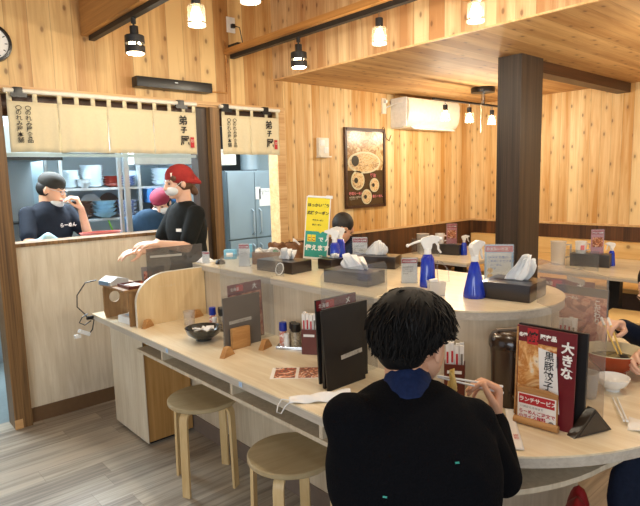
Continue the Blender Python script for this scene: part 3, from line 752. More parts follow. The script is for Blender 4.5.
# cloth bag left of the man
t = thing('cloth_bag', 'white cloth bag with string loop lying on the counter by the man', 'bag', (1.245, 1.42, CT), -.62)
MB().grid(lambda u, v: (-.11 + .22 * u, (-.035 + .07 * v) * (.7 + .3 * u), .004 + .028 * math.sin(PI * v) * (.4 + .6 * u) + .003 * math.sin(17 * u + 8 * v)), 26, 12).build('pouch', 'tissue', t, True, solid=.002)
MB().tube([(-.105, .0, .006), (-.135, .02, .004), (-.15, .005, -.012), (-.155, -.012, -.03), (-.14, -.016, -.034), (-.125, -.01, -.012), (-.105, -.008, .005)], .0022).build('string_loop', 'white', t)

# ------------------------------------------------------------------ STAND WITH CARD TERMINAL
t = thing('wooden_stand', 'small open wooden stand with a round hole at the counter end', 'stand', (1.17, 2.92, CT))
def sidehole(m, y):
    n = 28; cx, cz, r = .065, .12, .033; W_, H_ = .15, .195
    out = []; inn = []
    for i in range(n):
        a = 2 * PI * i / n; dx, dz = math.cos(a), math.sin(a)
        k = min((W_ - cx if dx > 0 else cx) / max(abs(dx), 1e-6), (H_ - cz if dz > 0 else cz) / max(abs(dz), 1e-6))
        out.append((cx + dx * k, cz + dz * k)); inn.append((cx + r * dx, cz + r * dz))
    for y0, fl in ((y, 0), (y + .012, 1)):
        pass
    vo = [[m.bm.verts.new((p[0], yy, p[1])) for p in out] for yy in (y, y + .012)]
    vi = [[m.bm.verts.new((p[0], yy, p[1])) for p in inn] for yy in (y, y + .012)]
    for i in range(n):
        j = (i + 1) % n
        m.bm.faces.new((vo[0][i], vo[0][j], vi[0][j], vi[0][i])); m.bm.faces.new((vo[1][j], vo[1][i], vi[1][i], vi[1][j]))
        m.bm.faces.new((vi[0][i], vi[0][j], vi[1][j], vi[1][i])); m.bm.faces.new((vo[0][j], vo[0][i], vo[1][i], vo[1][j]))
m = MB(); sidehole(m, .315); m.build('side_board', 'box_wood', t, False)
m = MB(); m.b2(0.02, .15, .0, .012, 0, .195); m.build('side_board', 'box_wood', t, False)
MB().b2(-.01, .16, -.01, .335, .195, .207).build('top_board', 'box_wood', t, False)
t = thing('card_terminal', 'pale grey card terminal on the wooden stand', 'terminal', (1.20, 3.17, CT + .2072), .2)
MB().prism_xz([(-.05, 0), (.07, 0), (.07, .028), (.0, .045), (-.05, .02)], -.06, .06).build('body', plain('grey_plastic', 'b9bcbc', .4), t, False)
MB().box((-.046, 0, .0), (.003, .1, .0)).box((-.053, 0, .014), (.004, .09, .022), rot=Matrix.Rotation(.0, 3, 'Y')).build('screen', plain('screen_blue', '6f8ea8', .3), t, False)
t = thing('cash_tray', 'orange brown tray with slips on the wooden stand', 'tray', (1.262, 2.995, CT + .2072), 0)
MB().b2(-.065, .065, -.075, .075, 0, .006).build('base', 'tray_wood', t, False)
m = MB()
for s_ in (-1, 1): m.b2(s_ * .065 - .004, s_ * .065 + .004, -.079, .079, 0, .016).b2(-.065, .065, s_ * .075 - .004, s_ * .075 + .004, 0, .016)
m.build('rim', 'red_brown', t, False)
MB().box((0, 0.01, .0085), (.07, .09, .004), rz=.2).build('slips', 'paper', t, False)
t = thing('white_packet_box', 'flat white box on the counter inside the wooden stand', 'box', (1.245, 3.03, CT), .1)
MB().box((0, 0, .02), (.1, .13, .04), bev=.003).build('carton', 'white', t)
MB().box((0.0, 0, .041), (.05, .06, .001)).build('label', 'pale_blue', t, False)
t = thing('white_cup_dispenser', 'white upright dispenser at the back of the wooden stand', 'dispenser', (1.36, 3.12, CT))
MB().lathe([(0, 0), (.03, 0), (.03, .1), (.04, .115), (.04, .15), (0, .155)]).build('body', 'white', t)
t = thing('power_cable', 'black cable with white adapters hanging off the counter end', 'cable', (1.15, 3.36, CT))
MB().tube([(.03, .0, .21), (-.03, .02, .20), (-.08, .03, .13), (-.085, .03, .06), (-.05, .02, .015), (-.03, .02, -.02), (.0, .01, -.03), (-.01, .02, -.09), (-.03, .03, -.12)], .0035).tube([(-.03, .02, .01), (-.07, .0, .0), (-.09, .0, -.03), (-.06, -.0, -.05), (-.02, 0, -.03)], .0035).build('cord', 'black', t)
MB().box((-.06, .02, -.1), (.07, .03, .022), rot=Matrix.Rotation(.5, 3, 'Y'), bev=.004).box((-.1, .02, -.115), (.035, .03, .02), bev=.004).build('adapter', 'white', t)
MB().box((-.02, .02, -.015), (.04, .02, .02), bev=.004).build('plug', 'black', t)

# ------------------------------------------------------------------ THINGS ON THE RAISED SHELF
def tissue_box(label, x, y, rz, mat='box_black', L=.25, Wd=.135, h=.065, tis=(.06, .10), grp=None, lean=0.3, z=ST, tl='white tissue pulled up from the box'):
    t = thing('tissue_box', label, 'tissue box', (x, y, z), rz)
    m = MB(); m.box((0, 0, h / 2), (L, Wd, h), bev=.005); m.build('box', mat, t)
    MB().lathe([(0, h), (.05, h), (.05, h + .0012), (0, h + .0012)], sx=1.5, sy=.45).build('slot', 'black', t)
    tw, th = tis; ph = x * 7
    def fn(u, v):
        a = (u - .5) * 2; wv = .62 + .38 * math.sin(PI * min(1, v * .8 + .12))
        topcut = 1 - .30 * abs(a) ** 2.2 - .05 * math.sin(5 * a + ph)
        return (a * tw * wv * (1 - .25 * v) + lean * v * .08, .012 * math.sin(4 * a + ph) * (.4 + v) + .014 * math.sin(9 * a + 3 * v) * v, h - .004 + th * v * topcut)
    m = MB().grid(fn, 18, 10); m.grid(lambda u, v: tuple(V(fn(1 - u, v * .86)) + V((.012, .016 + .012 * math.sin(6 * u + ph), 0))), 18, 8)
    m.build('tissue', 'tissue', t, True, solid=.0012)
    return t
def spray(label, x, y, z=ST, rz=0, s=1.0, r0=.042, grp=None, r1=.021):
    t = thing('spray_bottle', label, 'spray bottle', (x, y, z), rz, None)
    MB().lathe([(0, 0), (r0 * .94 * s, 0), (r0 * s, .005 * s), (r0 * .98 * s, .018 * s), (r1 * 1.05 * s, .125 * s), (r1 * .7 * s, .142 * s), (.011 * s, .146 * s), (0, .146 * s)], seg=24).build('bottle', 'cobalt', t)
    MB().cone((0, 0, .144 * s), (0, 0, .168 * s), .016 * s, .015 * s).build('collar', 'white', t)
    m = MB(); m.prism_xz([(-.016 * s, .166 * s), (.016 * s, .166 * s), (.02 * s, .19 * s), (.05 * s, .2 * s), (.052 * s, .218 * s), (.02 * s, .226 * s), (-.025 * s, .214 * s), (-.032 * s, .2 * s)], -.009 * s, .009 * s)
    m.cone((.05 * s, 0, .209 * s), (.062 * s, 0, .209 * s), .008 * s).build('spray_head', 'white', t)
    MB().tube([(.035 * s, 0, .198 * s), (.046 * s, 0, .18 * s), (.046 * s, 0, .165 * s), (.058 * s, 0, .148 * s)], [.006 * s, .005 * s, .005 * s, .004 * s]).build('trigger', 'white', t)
    return t
CARD_N = []
def card(label, x, y, rz, w, h, top='red_ink', z=ST, kind='text', txt='アルコール消毒', body='お食事の前後に\nご利用ください\nテーブル備付\n手指用'):
    t = thing('table_card', label, 'table card', (x, y, z), rz)
    MB().box((0, .001, h / 2), (w, .0015, h)).build('card', 'paper' if kind == 'text' else kind, t, False)
    MB().box((0, -.0025, h / 2), (w + .006, .0012, h + .006)).build('clear_stand', 'acrylic', t, False)
    MB().box((0, .012, .002), (w + .006, .03, .003)).build('stand_foot', 'glass', t, False)
    MB().box((0, -.0006, h * .88), (w * .96, .001, h * .17)).build('top_band', top, t, False)
    text(txt, w * .125, (-w * .44, -.0015, h * .845), t, 'white_ink', bold=.0003)
    if kind != 'text':
        MB().box((0, -.0003, h * .40), (w * .86, .001, h * .74)).build('white_panel', 'paper', t, False)
        for q in range(2): MB().lathe([(0, 0), (.012, 0), (.012, .0008), (0, .0008)]).build('bowl_picture', 'ramen', t).matrix_local = Matrix.Translation((-w * .30, -.0012, h * (.12 + .16 * q))) @ Matrix.Rotation(PI / 2, 4, 'X')
    text(body, w * .105, (-w * .40, -.0014, h * .62), t, 'ink' if kind == 'text' else 'blue_ink', sp=1.35)
    return t
FA = -PI / 4 - .1     # turned towards the camera side
tissue_box('black tissue box with folded tissue beside the oval ring mark, far left on the shelf', 1.80, 2.315, -1.45, 'box_black', .265, .15, .062, (.05, .065))
tissue_box('dark grey tissue box with a big loose tissue behind the clear screen', 1.80, 1.79, -1.42, 'box_grey', .25, .14, .062, (.075, .075), lean=-.3)
tissue_box('black tissue box with upright folded tissue in the back row, right of the table card', 2.20, 2.03, -1.15, 'box_black', .27, .13, .065, (.055, .085))
tissue_box('glossy dark brown tissue box at the rounded shelf end, one peaked tissue leaning right', 2.0, 1.105, -1.42, 'box_black', .2, .19, .066, (.045, .11), lean=.7)
tissue_box('black tissue box with beige front panel right of the oval ring mark', 2.02, 2.18, -1.5, 'box_black', .10, .11, .055, (.02, .03))
t = thing('oval_ring_stand', 'clear stand with a white oval ring in front of the far left tissue box', 'stand', (1.675, 2.19, ST), -1.35)
MB().box((0, 0, .033), (.055, .0015, .066)).build('clear_sheet', 'acrylic', t, False)
MB().tube([(.024 * math.cos(k * PI / 12) + .008 * math.sin(k * PI / 12), -.002, .038 + .030 * math.sin(k * PI / 12)) for k in range(24)], .002, 6, True).build('oval_ring', 'white', t)
t = thing('phone_stand', 'clear looped plastic stand right of the middle spray bottle', 'stand', (2.08, 1.49, ST), -.9)
MB().tube([(-.025, 0, 0), (-.03, .0, .06), (-.028, .01, .095), (-.01, .01, .09), (.02, 0, .055), (.024, 0, .0)], .003, 6, True).build('loop', 'glass', t)
t = thing('paper_cup_holder', 'small white holder of sugar sticks behind the sitting man\'s head', 'holder', (1.815, 1.335, ST), -.6)
MB().prism_xz([(-.03, 0), (.028, 0), (.034, .055), (-.036, .06)], -.018, .018).build('holder', 'frost', t, False)
MB().box((-.01, 0, .04), (.03, .02, .055), rot=Matrix.Rotation(-.15, 3, 'Y')).build('sticks', 'paper', t, False)

t = spray('cobalt blue spray bottle nearest the sitting man, thin white arm pointing left', 1.94, 1.475, rz=-.75, s=1.0, r0=.036, r1=.027)
MB().tube([(-.02, 0, .205), (-.055, -.005, .196), (-.085, -.01, .185)], [.006, .005, .004]).ball((-.088, -.01, .184), .008).build('side_arm', 'white', t)
spray('cobalt blue cone shaped spray bottle left of the dark brown tissue box', 1.885, 1.205, rz=-.9 + .9, s=1.0, r0=.044, r1=.019)
spray('cobalt blue spray bottle by the yellow and green card, left of the red topped card', 2.10, 2.235, rz=2.2, s=.9, r0=.03, r1=.027)
spray('cobalt blue spray bottle half hidden by the yellow and green card', 2.235, 2.33, rz=2.6, s=.9, r0=.034, r1=.028)
card('white card with red top strip behind the sitting man\'s hair', 1.95, 1.585, -1.25 + .45, .07, .115)
card('white card with red top strip in front of the man at the far side', 2.285, 2.22, -.95, .085, .14)
card('white card with red top strip standing left of the black and brown boxes', 1.74, 2.60, -.85, .06, .13)
card('pale blue bordered information card between cone spray bottle and brown tissue box', 2.262, 1.32, -.93, .125, .165, top='pink_ink', kind='pale_blue', txt='お支払い方法', body='QR決済 各種カード\nご利用いただけます\n   らーめん\n   餃子')
k = card('small leaning card with red top at the far end of the shelf', 1.66, 2.885, -.75, .04, .07, txt='禁煙', body='全席\n禁煙')

t = thing('tall_yellow_card', 'tall yellow and green coupon card standing on the raised shelf', 'sign', (2.175, 2.49, ST), -.88)
lean = .05; R3 = Matrix.Rotation(-lean, 3, 'X') @ Matrix.Rotation(-.09 + .02, 3, 'Y').inverted(); R3 = Matrix.Rotation(.08, 3, 'Y') @ Matrix.Rotation(-lean, 3, 'X'); RT = R3.to_4x4()
YS = .74
def Q(x, y, z): return tuple(R3 @ V((x * YS, y, z)))
MB().box(Q(0, 0, .19), (.148, .003, .375), rot=R3, bev=.0008).build('board', 'paper', t, False)
MB().box(Q(0, -.0022, .27), (.136, .001, .20), rot=R3).build('yellow_panel', 'yellow', t, False)
MB().box(Q(0, -.0022, .092), (.136, .001, .155), rot=R3).build('green_panel', 'teal', t, False)
MB().box(Q(.03, -.003, .17), (.016, .001, .016), rot=R3 @ Matrix.Rotation(PI / 4, 3, 'Y')).build('speech_point', 'yellow', t, False)
for b_, s_, x, z, mt in (('ほっかいどう', .0295, -.086, .318, 'ink'), ('応援クーポン', .0295, -.086, .272, 'ink'), ('電子クーポン', .015, -.04, .232, 'ink'), ('紙クーポン', .015, -.04, .205, 'ink'),
                         ('で', .04, .018, .112, 'white_ink'), ('使えます', .049, -.088, .058, 'white_ink'), ('北海道', .009, .03, .022, 'white_ink')):
    text(b_, s_ * YS, Q(x, -.0036, z), t, mt, tilt=RT, bold=s_ * .03)
for x, ch in ((-.058, 'こ'), (-.022, 'こ')):
    m = MB().box(Q(x, -.0032, .128), (.024, .001, .042), rot=R3); m.build('yellow_badge', 'yellow', t, False)
    text(ch, .026, Q(x - .017, -.0045, .114), t, 'red_ink', tilt=RT, bold=.0012)
MB().box(Q(0, .0, .377), (.13, .012, .01), rot=R3).box(Q(.085, 0, .378), (.04, .02, .018), rot=R3, bev=.004).build('clip', 'white', t)
MB().box((0, .02, .002), (.16, .07, .004)).build('foot', 'glass', t, False)

t = thing('brown_paper_bag', 'crinkled brown paper bag behind the far left tissue box', 'bag', (2.10, 2.66, ST), -.9)
MB().grid(lambda u, v: ((-.115 + .23 * u), -.03 + .01 * math.sin(15 * u + 3 * v), (.095 + .012 * math.sin(20 * u)) * v), 30, 8).grid(lambda u, v: ((-.115 + .23 * u), .04 + .008 * math.sin(12 * u), (.085 + .014 * math.sin(17 * u)) * v), 30, 8).grid(lambda u, v: ((-.115 + .23 * u), -.03 + .07 * v, .082 + .012 * math.sin(20 * u + 5 * v)), 30, 6).build('bag', 'kraft', t, True, solid=.0015)
t = thing('brown_box', 'brown open box of sachets left of the crinkled bag', 'box', (1.905, 2.60, ST), -.85)
m = MB().b2(-.08, .08, -.05, .05, 0, .003)
for s_ in (-1, 1): m.b2(-.08, .08, s_ * .05 - .002, s_ * .05 + .002, 0, .07).b2(s_ * .08 - .002, s_ * .08 + .002, -.05, .05, 0, .07)
m.build('box', 'kraft', t, False)
m = MB()
for k in range(9): m.box((-.06 + .015 * k, .02 * math.sin(k * 2.1), .068 + .006 * (k % 3)), (.03, .04, .004), rot=Matrix.Rotation(k * 1.1, 3, 'Z') @ Matrix.Rotation(.7, 3, 'X'))
m.build('sachets', 'paper', t, False)
MB().ball((.05, 0, .07), (.02, .02, .012)).build('green_pack', plain('green_pack_film', '5fae7a', .5), t)
t = thing('tissue_sheet', 'peaked white tissue between the brown bag and the yellow card', 'tissue', (2.16, 2.60, ST))
MB().grid(lambda u, v: (-.05 + .1 * u * (1 - .5 * v), .01 * math.sin(6 * u), .125 * v * (1 - .3 * u)), 12, 8).build('sheet', 'tissue', t, True, solid=.0015).rotation_euler = (0, 0, -.9)
for i, (x, y, z, lb) in enumerate(((1.86, 2.93, .06, 'pale blue pack at the far end of the shelf, lower left one'), (1.96, 2.90, .085, 'pale blue pack at the far end of the shelf, taller right one'))):
    t = thing('wipe_pack', lb, 'pack', (x, y, ST), -.8 + .2 * i)
    MB().box((0, 0, z / 2), (.075, .05, z), bev=.006).build('pack', plain('light_blue_film', '6fb0cf', .35), t)
    MB().box((0, -.026, z * .5), (.04, .001, z * .4)).build('label', 'white', t, False)
t = thing('call_button', 'black domed call button at the far end of the shelf', 'call button', (1.705, 2.80, ST))
MB().lathe([(0, 0), (.028, 0), (.03, .006), (.024, .02), (.012, .027), (0, .028)]).build('body', 'black', t)
MB().lathe([(0, .028), (.008, .028), (.006, .031), (0, .031)]).build('button', 'chrome', t)
t = thing('crumpled_tissue', 'crumpled white tissue at the far corner of the shelf above the arch', 'tissue', (1.685, 2.935, ST))
MB().grid(lambda u, v: (-.045 + .09 * u, -.04 + .08 * v, .002 + .03 * math.sin(PI * v) * math.sin(PI * u) ** .5 + .008 * math.sin(9 * u + 7 * v) * math.sin(PI * u) * math.sin(PI * v)), 16, 14).build('sheet', 'tissue', t, True, solid=.0015)

t = thing('smoky_screen', 'smoky clear screen standing behind the arched divider', 'screen', (1.34, 2.995, CT))
MB().prism_xz([(0, 0), (.36, 0), (.36, .41), (.0, .41)], -.0015, .0015).build('sheet', 'acrylic_smoke', t, False)
MB().box((.12, -.004, .36), (.20, .001, .013), rot=Matrix.Rotation(.04, 3, 'Y')).build('label_strip', 'sticker', t, False)
t = thing('picture_menu_sheet', 'sheet with small dish pictures beside the smoky screen', 'menu', (1.395, 3.04, CT), -.3)
MB().box((0, 0, .15), (.13, .002, .30)).build('sheet', plain('grey_sheet', '8c8178', .5), t, False)
for i in range(2):
    for j in range(3):
        MB().box((-.03 + .06 * i, -.002, .25 - .075 * j), (.045, .001, .05)).build('dish_picture', 'meat_photo', t, False)
MB().box((0, -.002, .025), (.12, .001, .02)).build('red_strip', 'red_ink', t, False)

# ------------------------------------------------------------------ THINGS ON THE ROUNDED WORKTOP END
t = thing('seat_screen', 'scuffed clear screen standing across the rounded counter end', 'screen', (1.715, .640, CT), math.atan2(.345, .232))
LS = .40
MB().prism_xz([(0, 0), (.30, 0), (.30, ST - CT + .004), (LS, ST - CT + .004), (LS, .47), (.0, .47)], -.0015, .0015).build('clear_sheet', 'acrylic_frost', t, False)
MB().box((.17, -.003, .43), (.10, .0008, .018)).build('label_strip', 'frost', t, False)
t = thing('triangle_foot', 'dark grey triangular foot holding the scuffed clear screen', 'stand foot', (1.655, .652, CT), -.36)
MB().prism_xz([(-.078, 0), (.072, 0), (.002, .078)], -.014, .014).build('block', plain('dark_brown_acrylic', '2f2822', .3), t, False)
MB().prism_xz([(-.06, .004), (.058, .004), (.002, .068)], -.0155, -.014).build('face', plain('smoky_brown_acrylic', '3d342c', .25), t, False)

t = thing('water_jug', 'dark brown plastic water jug on the rounded counter end', 'jug', (1.690, .938, CT))
MB().lathe([(0, 0), (.056, 0), (.060, .006), (.064, .165), (.067, .200), (.0, .200)]).build('body', plain('jug_smoked_plastic', '3a2a1e', .3, coat=.4), t)
MB().lathe([(0, .200), (.070, .200), (.072, .207), (.071, .228), (.062, .245), (.04, .255), (0, .257)]).build('lid', 'jug', t)
MB().box((0, 0, .259), (.016, .10, .008), rz=.9, bev=.003).build('lid_bar', plain('grey_brown_plastic', '77695a', .4), t)
MB().tube([(-.045, -.045, .20), (-.075, -.07, .19), (-.078, -.073, .07), (-.045, -.043, .045)], .011, 10).build('handle', 'jug', t)

t = thing('gyoza_menu', 'upright dumpling menu with dark red border on the rounded counter end', 'menu', (1.597, .868, CT), -PI / 2 + .05)
w_, h_ = .185, .305; r = slanted_board(t, w_, h_, .006, .04, 'maroon', 'board'); RT = Matrix.Rotation(-.04, 4, 'X')
def Z(x, z, d=.0035): return tuple(V((x, 0, 0)) + r @ V((0, -d, z)))
MB().box(Z(.068, .13), (.12, .001, .25), rot=r).build('dumpling_photo', 'gyoza', t, False)
m = MB()
for x0, x1, z0, z1 in ((.0, .006, 0, .30),): m.box(Z((x0 + x1) / 2, (z0 + z1) / 2, .0042), (x1 - x0, .001, z1 - z0), rot=r)
m.build('wood_edge', 'block_wood', t, False)
MB().box(Z(.052, .275, .0042), (.034, .001, .05), rot=r).build('red_patch', 'red_ink', t, False)
text('焼', .034, Z(.036, .262, .0052), t, 'ink', tilt=RT, bold=.001)
text('冬季', .0135, Z(.008, .272, .0045), t, 'white_ink', tilt=RT, bold=.001)
text('限定品', .017, Z(.076, .273, .0045), t, 'white_ink', tilt=RT, bold=.001)
mb_ = MB().prism_xz([(.085, .06), (.145, .05), (.128, .235), (.072, .245)], -.0065, -.0055)
bmesh.ops.transform(mb_.bm, matrix=RT, verts=mb_.bm.verts)
mb_.build('white_banner', 'paper', t, False)
text('黒豚餃子', .031, Z(.092, .212, .0075), t, 'ink', vertical=True, sp=1.0, bold=.0004, tilt=RT)
text('大きな', .038, Z(.142, .245, .0065), t, 'white_ink', vertical=True, sp=1.0, bold=.0015, tilt=RT)
text('北海道産', .01, Z(.128, .22, .0075), t, 'ink', vertical=True, sp=.9, tilt=RT)
t = thing('lunch_service_board', 'small red and white lunch board in a wooden roll in front of the dumpling menu', 'sign', (1.572, .845, CT), -PI / 2 + .1)
MB().prism_xz([(.0, 0), (.125, 0), (.125, .115), (.095, .122), (.03, .122), (0, .115)], -.003, .003).build('backing_board', 'block_wood', t, False)
MB().box((.0625, -.004, .052), (.118, .001, .098)).build('sheet', 'paper', t, False)
MB().box((.0625, -.005, .083), (.11, .001, .03)).build('red_band', 'red_ink', t, False)
text('ランチサービス', .0165, (.008, -.006, .077), t, 'white_ink', bold=.0006)
text('11:00から15:00まで', .0085, (.012, -.0055, .056), t, 'ink')
text('らーめんご注文で\n小ライス無料', .014, (.008, -.0055, .038), t, 'red_ink', bold=.0004, sp=1.1)
MB().lathe([(0, 0), (.009, 0), (.009, .0008), (0, .0008)]).build('rice_mark', 'grey_ink', t).matrix_local = Matrix.Translation((.108, -.005, .02)) @ Matrix.Rotation(PI / 2, 4, 'X')
MB().cone((-.006, -.006, .0115), (.13, -.006, .0115), .0115).build('wooden_roll', 'block_wood', t)
t = thing('menu_folder', 'black menu folder standing right behind the dumpling menu', 'menu', (1.645, .885, CT), -PI / 2 + .05)
slanted_board(t, .215, .30, .012, .03, 'menu_black', 'cover')

t = thing('chopstick_wrapper', 'torn white paper chopstick wrapper beside the man\'s hand', 'wrapper', (1.50, .815, CT + .001), .62)
MB().grid(lambda u, v: (-.125 + .25 * u, (-.014 + .028 * v), .003 + .002 * math.sin(8 * u) + (.02 * (u - .8) * 3 if u > .8 else 0)), 24, 3).build('paper', 'paper', t, True, solid=.0008)
text('割箸', .016, (-.07, -.006, .0085), t, 'red_ink', rx=0)

t = thing('noodle_bowl', 'large red orange noodle bowl with cream inside in front of the diner at right', 'bowl', (2.225, .80, CT))
MB().lathe([(0, 0), (.045, 0), (.046, .012), (.05, .016), (.088, .05), (.112, .09), (.114, .094)], seg=44).build('outside', 'bowl_red', t)
MB().lathe([(.114, .094), (.113, .097), (.109, .095), (.085, .052), (.045, .024), (0, .02)], seg=44).build('inside', 'bowl_cream', t)
MB().lathe([(0, .060), (.0905, .060), (.0905, .058), (0, .058)], seg=40).build('soup', food('clear_soup', ['5a4a2a', 'a89a6a', '3a3020', 'b8aa7c'], 14, .15), t)
MB().box((.02, -.03, .068), (.05, .03, .004), rz=.5, bev=.001).build('seaweed', 'black', t)
t = thing('white_bowl', 'small white bowl beside the red orange noodle bowl', 'bowl', (2.045, .735, CT))
MB().lathe([(0, 0), (.024, 0), (.025, .008), (.045, .024), (.056, .046), (.057, .05), (.054, .05), (.042, .026), (.02, .014), (0, .013)], seg=36).build('bowl', 'bowl_white', t)
t = thing('frosted_tumbler', 'frosted water tumbler seen through the scuffed screen', 'glass', (1.925, .775, CT))
MB().lathe([(0, 0), (.030, 0), (.034, .035), (.037, .09), (.034, .09), (.028, .006), (0, .006)]).build('tumbler', 'frost', t)
t = thing('paper_napkin', 'small folded paper napkin under the white chopsticks at right', 'napkin', (1.80, .565, CT + .001), .3)
MB().grid(lambda u, v: (-.05 + .1 * u, -.03 + .06 * v, .003 + .003 * math.sin(9 * u + 4 * v)), 12, 8).build('sheet', 'paper', t, True, solid=.001)
t = thing('white_chopsticks', 'pair of white chopsticks lying on the counter beside the small white bowl', 'chopsticks', (1.87, .645, CT + .0042), .5)
for d in (-.004, .005): MB().cone((-.10, d, .008), (.10, d * 1.6, .0035), .0038, .0028, 8).build('chopstick', 'white', t)
t = booklet('menu booklet with pinkish red top standing right, seen through the scuffed screen', (2.385, 1.19, CT), -PI / 2, .24, .315, 'meat_photo', .04, '大')
t = thing('food_menu', 'grey topped food picture menu seen through the scuffed screen, nearer one', 'menu', (2.345, 1.095, CT), -PI / 2 - .05)
rr = slanted_board(t, .225, .30, .006, .03, 'box_grey', 'board')
MB().box(tuple(V((.1125, 0, 0)) + rr @ V((0, -.0045, .135))), (.215, .001, .26), rot=rr).build('food_picture', 'meat_photo', t, False)
text('こだわり', .028, (.175, -.012, .235), t, 'white_ink', vertical=True, sp=.9, bold=.0008)
text('特製らーめん', .015, (.02, -.014, .25), t, 'white_ink', bold=.0004)
chopstick_box('dark box of chopstick sleeves seen through the scuffed screen', 2.235, .985, -1.35, 'white paper chopstick sleeve in the box seen through the scuffed screen')

# ------------------------------------------------------------------ STOOLS
def stool_parts(t):
    MB().lathe([(0, .422), (.168, .422), (.173, .427), (.173, .441), (.169, .445), (0, .445)], seg=56).build('seat', 'seat_ply', t)
    for k in range(4):
        a = PI / 4 + k * PI / 2
        prof = [(.176, 0), (.170, .30), (.168, .375), (.163, .398), (.150, .412), (.130, .4175), (.06, .4175)]
        inn = [(.06, .4095), (.125, .4095), (.143, .403), (.152, .392), (.155, .372), (.157, .30), (.163, 0)]
        m = MB().prism_xz(prof + inn, -.021, .021)
        o = m.build('leg', 'leg_ply', t); o.rotation_euler = (0, 0, a)
    MB().lathe([(0, .412), (.055, .412), (.055, .4215), (0, .4215)]).build('seat_plate', 'leg_ply', t)
st = thing('round_stool', 'round bentwood stool nearer the end cabinet, tucked under the counter', 'stool', (1.306, 2.372, 0), -.35, 'round stools at the counter')
stool_parts(st)
dup(st, (1.262, 1.618, 0), -.2, 'round bentwood stool just left of the sitting man')
dup(st, (.845, .655, 0), .5, 'round bentwood stool under the sitting man')

# ------------------------------------------------------------------ TABLES AT THE BACK
def back_table(label, x0, x1, y0, y1):
    t = thing('dining_table', label, 'table', ((x0 + x1) / 2, (y0 + y1) / 2, 0))
    a, b = (x1 - x0) / 2, (y1 - y0) / 2
    MB().b2(-a, a, -b, b, .705, .72, bev=.001).build('tabletop', 'counter_top', t, False)
    MB().b2(-a + .001, a - .001, -b + .001, b - .001, .685, .705).build('edge_band', 'counter_edge', t, False)
    MB().b2(-.035, .035, -.05, .05, .02, .685).build('leg', 'matt_black', t, False)
    MB().b2(-.28, .28, -.22, .22, 0, .02, bev=.004).build('foot_plate', 'matt_black', t, False)
back_table('pale table in the corner beyond the island, left of the dark column', 4.22, 5.28, 2.78, 3.62)
back_table('pale table on a black leg right of the dark column', 4.36, 5.28, 1.25, 2.25)
t = thing('wall_bench', 'light pine bench with high back running along the right wall', 'bench', (5.5, 1.0, 0))
MB().b2(.20, .274, -2.4, 2.70, .45, .82).build('backrest', 'pine', t, False)
MB().b2(-.2, .274, -2.4, 2.70, .41, .45).build('seat', 'pine', t, False)
MB().b2(-.15, .25, -2.4, 2.70, .0, .41).build('base', plain('dark_bench_base', '4a3220', .6), t, False)
t = thing('square_stool', 'light wooden stool partly under the table at the right edge', 'stool', (4.28, 1.42, 0), .1)
MB().b2(-.17, .2, -.19, .19, .43, .455, bev=.004).build('seat', 'pine', t, False)
for x in (-.14, .16):
    for y in (-.16, .16): MB().b2(x - .018, x + .018, y - .018, y + .018, 0, .43).build('leg', 'birch', t, False)
MB().b2(-.14, .16, -.17, -.15, .36, .43).b2(-.14, .16, .15, .17, .36, .43).b2(-.15, -.13, -.16, .16, .36, .43).b2(.15, .17, -.16, .16, .36, .43).build('apron', 'birch', t, False)

def pitcher(label, x, y, mat, rz=0):
    t = thing('pitcher', label, 'pitcher', (x, y, CT), rz)
    MB().lathe([(0, 0), (.055, 0), (.062, .19), (.066, .2), (.0, .2)]).build('body', mat, t)
    MB().tube([(.058, 0, .17), (.10, 0, .17), (.10, 0, .07), (.055, 0, .06)], .009, 8).build('handle', mat, t)
def back_set(n, ox, oy, where):
    pitcher('frosted plastic pitcher on the ' + where, ox + .03, oy + .235, 'frost', -.9)
    t = thing('white_mug', 'white mug standing on the low black box, ' + where, 'mug', (ox + .10, oy + .075, CT + .1052), -.9)
    MB().lathe([(0, 0), (.04, 0), (.047, .1), (.044, .1), (.037, .006), (0, .006)]).build('cup', 'white', t)
    MB().tube([(.042, 0, .08), (.07, 0, .075), (.07, 0, .03), (.04, 0, .022)], .006, 8).build('handle', 'white', t)
    MB().box((-.0, -.0475, .05), (.03, .001, .04)).build('print', 'pink_ink', t, False)
    t = tissue_box('low black box on the ' + where, ox + .12, oy + .0, -1.35, 'box_grey', .30, .13, .105, (.03, .0), z=CT)
    t = card('red menu card on the ' + where, ox + .13, oy - .045, -.85, .10, .20, 'red_ink', CT + .1062)
    for ch in t.children:
        if ch.name.startswith('card'): ch.data.materials[0] = M['pink_ink']
    MB().box((0, -.0035, .095), (.08, .0008, .08)).build('food_picture', 'dishes_photo', t, False)
back_set(1, 4.50, 3.27, 'corner table')
spray('small blue spray bottle on the corner table', 4.66, 3.10, CT, rz=-.5, s=.88, r0=.036, r1=.027)
back_set(2, 4.62, 1.92, 'table right of the column')
spray('small blue spray bottle on the table right of the column', 4.86, 1.80, CT, rz=2.4, s=.88, r0=.036, r1=.024)
for lb, x, y0, y1 in (('clear screen on the corner table behind the spray head', 4.42, 3.22, 3.56), ('clear screen on the table right of the column', 4.50, 1.76, 2.02)):
    t = thing('table_screen', lb, 'screen', (x, (y0 + y1) / 2, CT))
    MB().b2(-.0015, .0015, -(y1 - y0) / 2, (y1 - y0) / 2, 0, .16).build('sheet', 'acrylic', t, False)
    MB().b2(-.02, .02, -.02, .02, 0, .01).build('foot', 'glass', t, False)

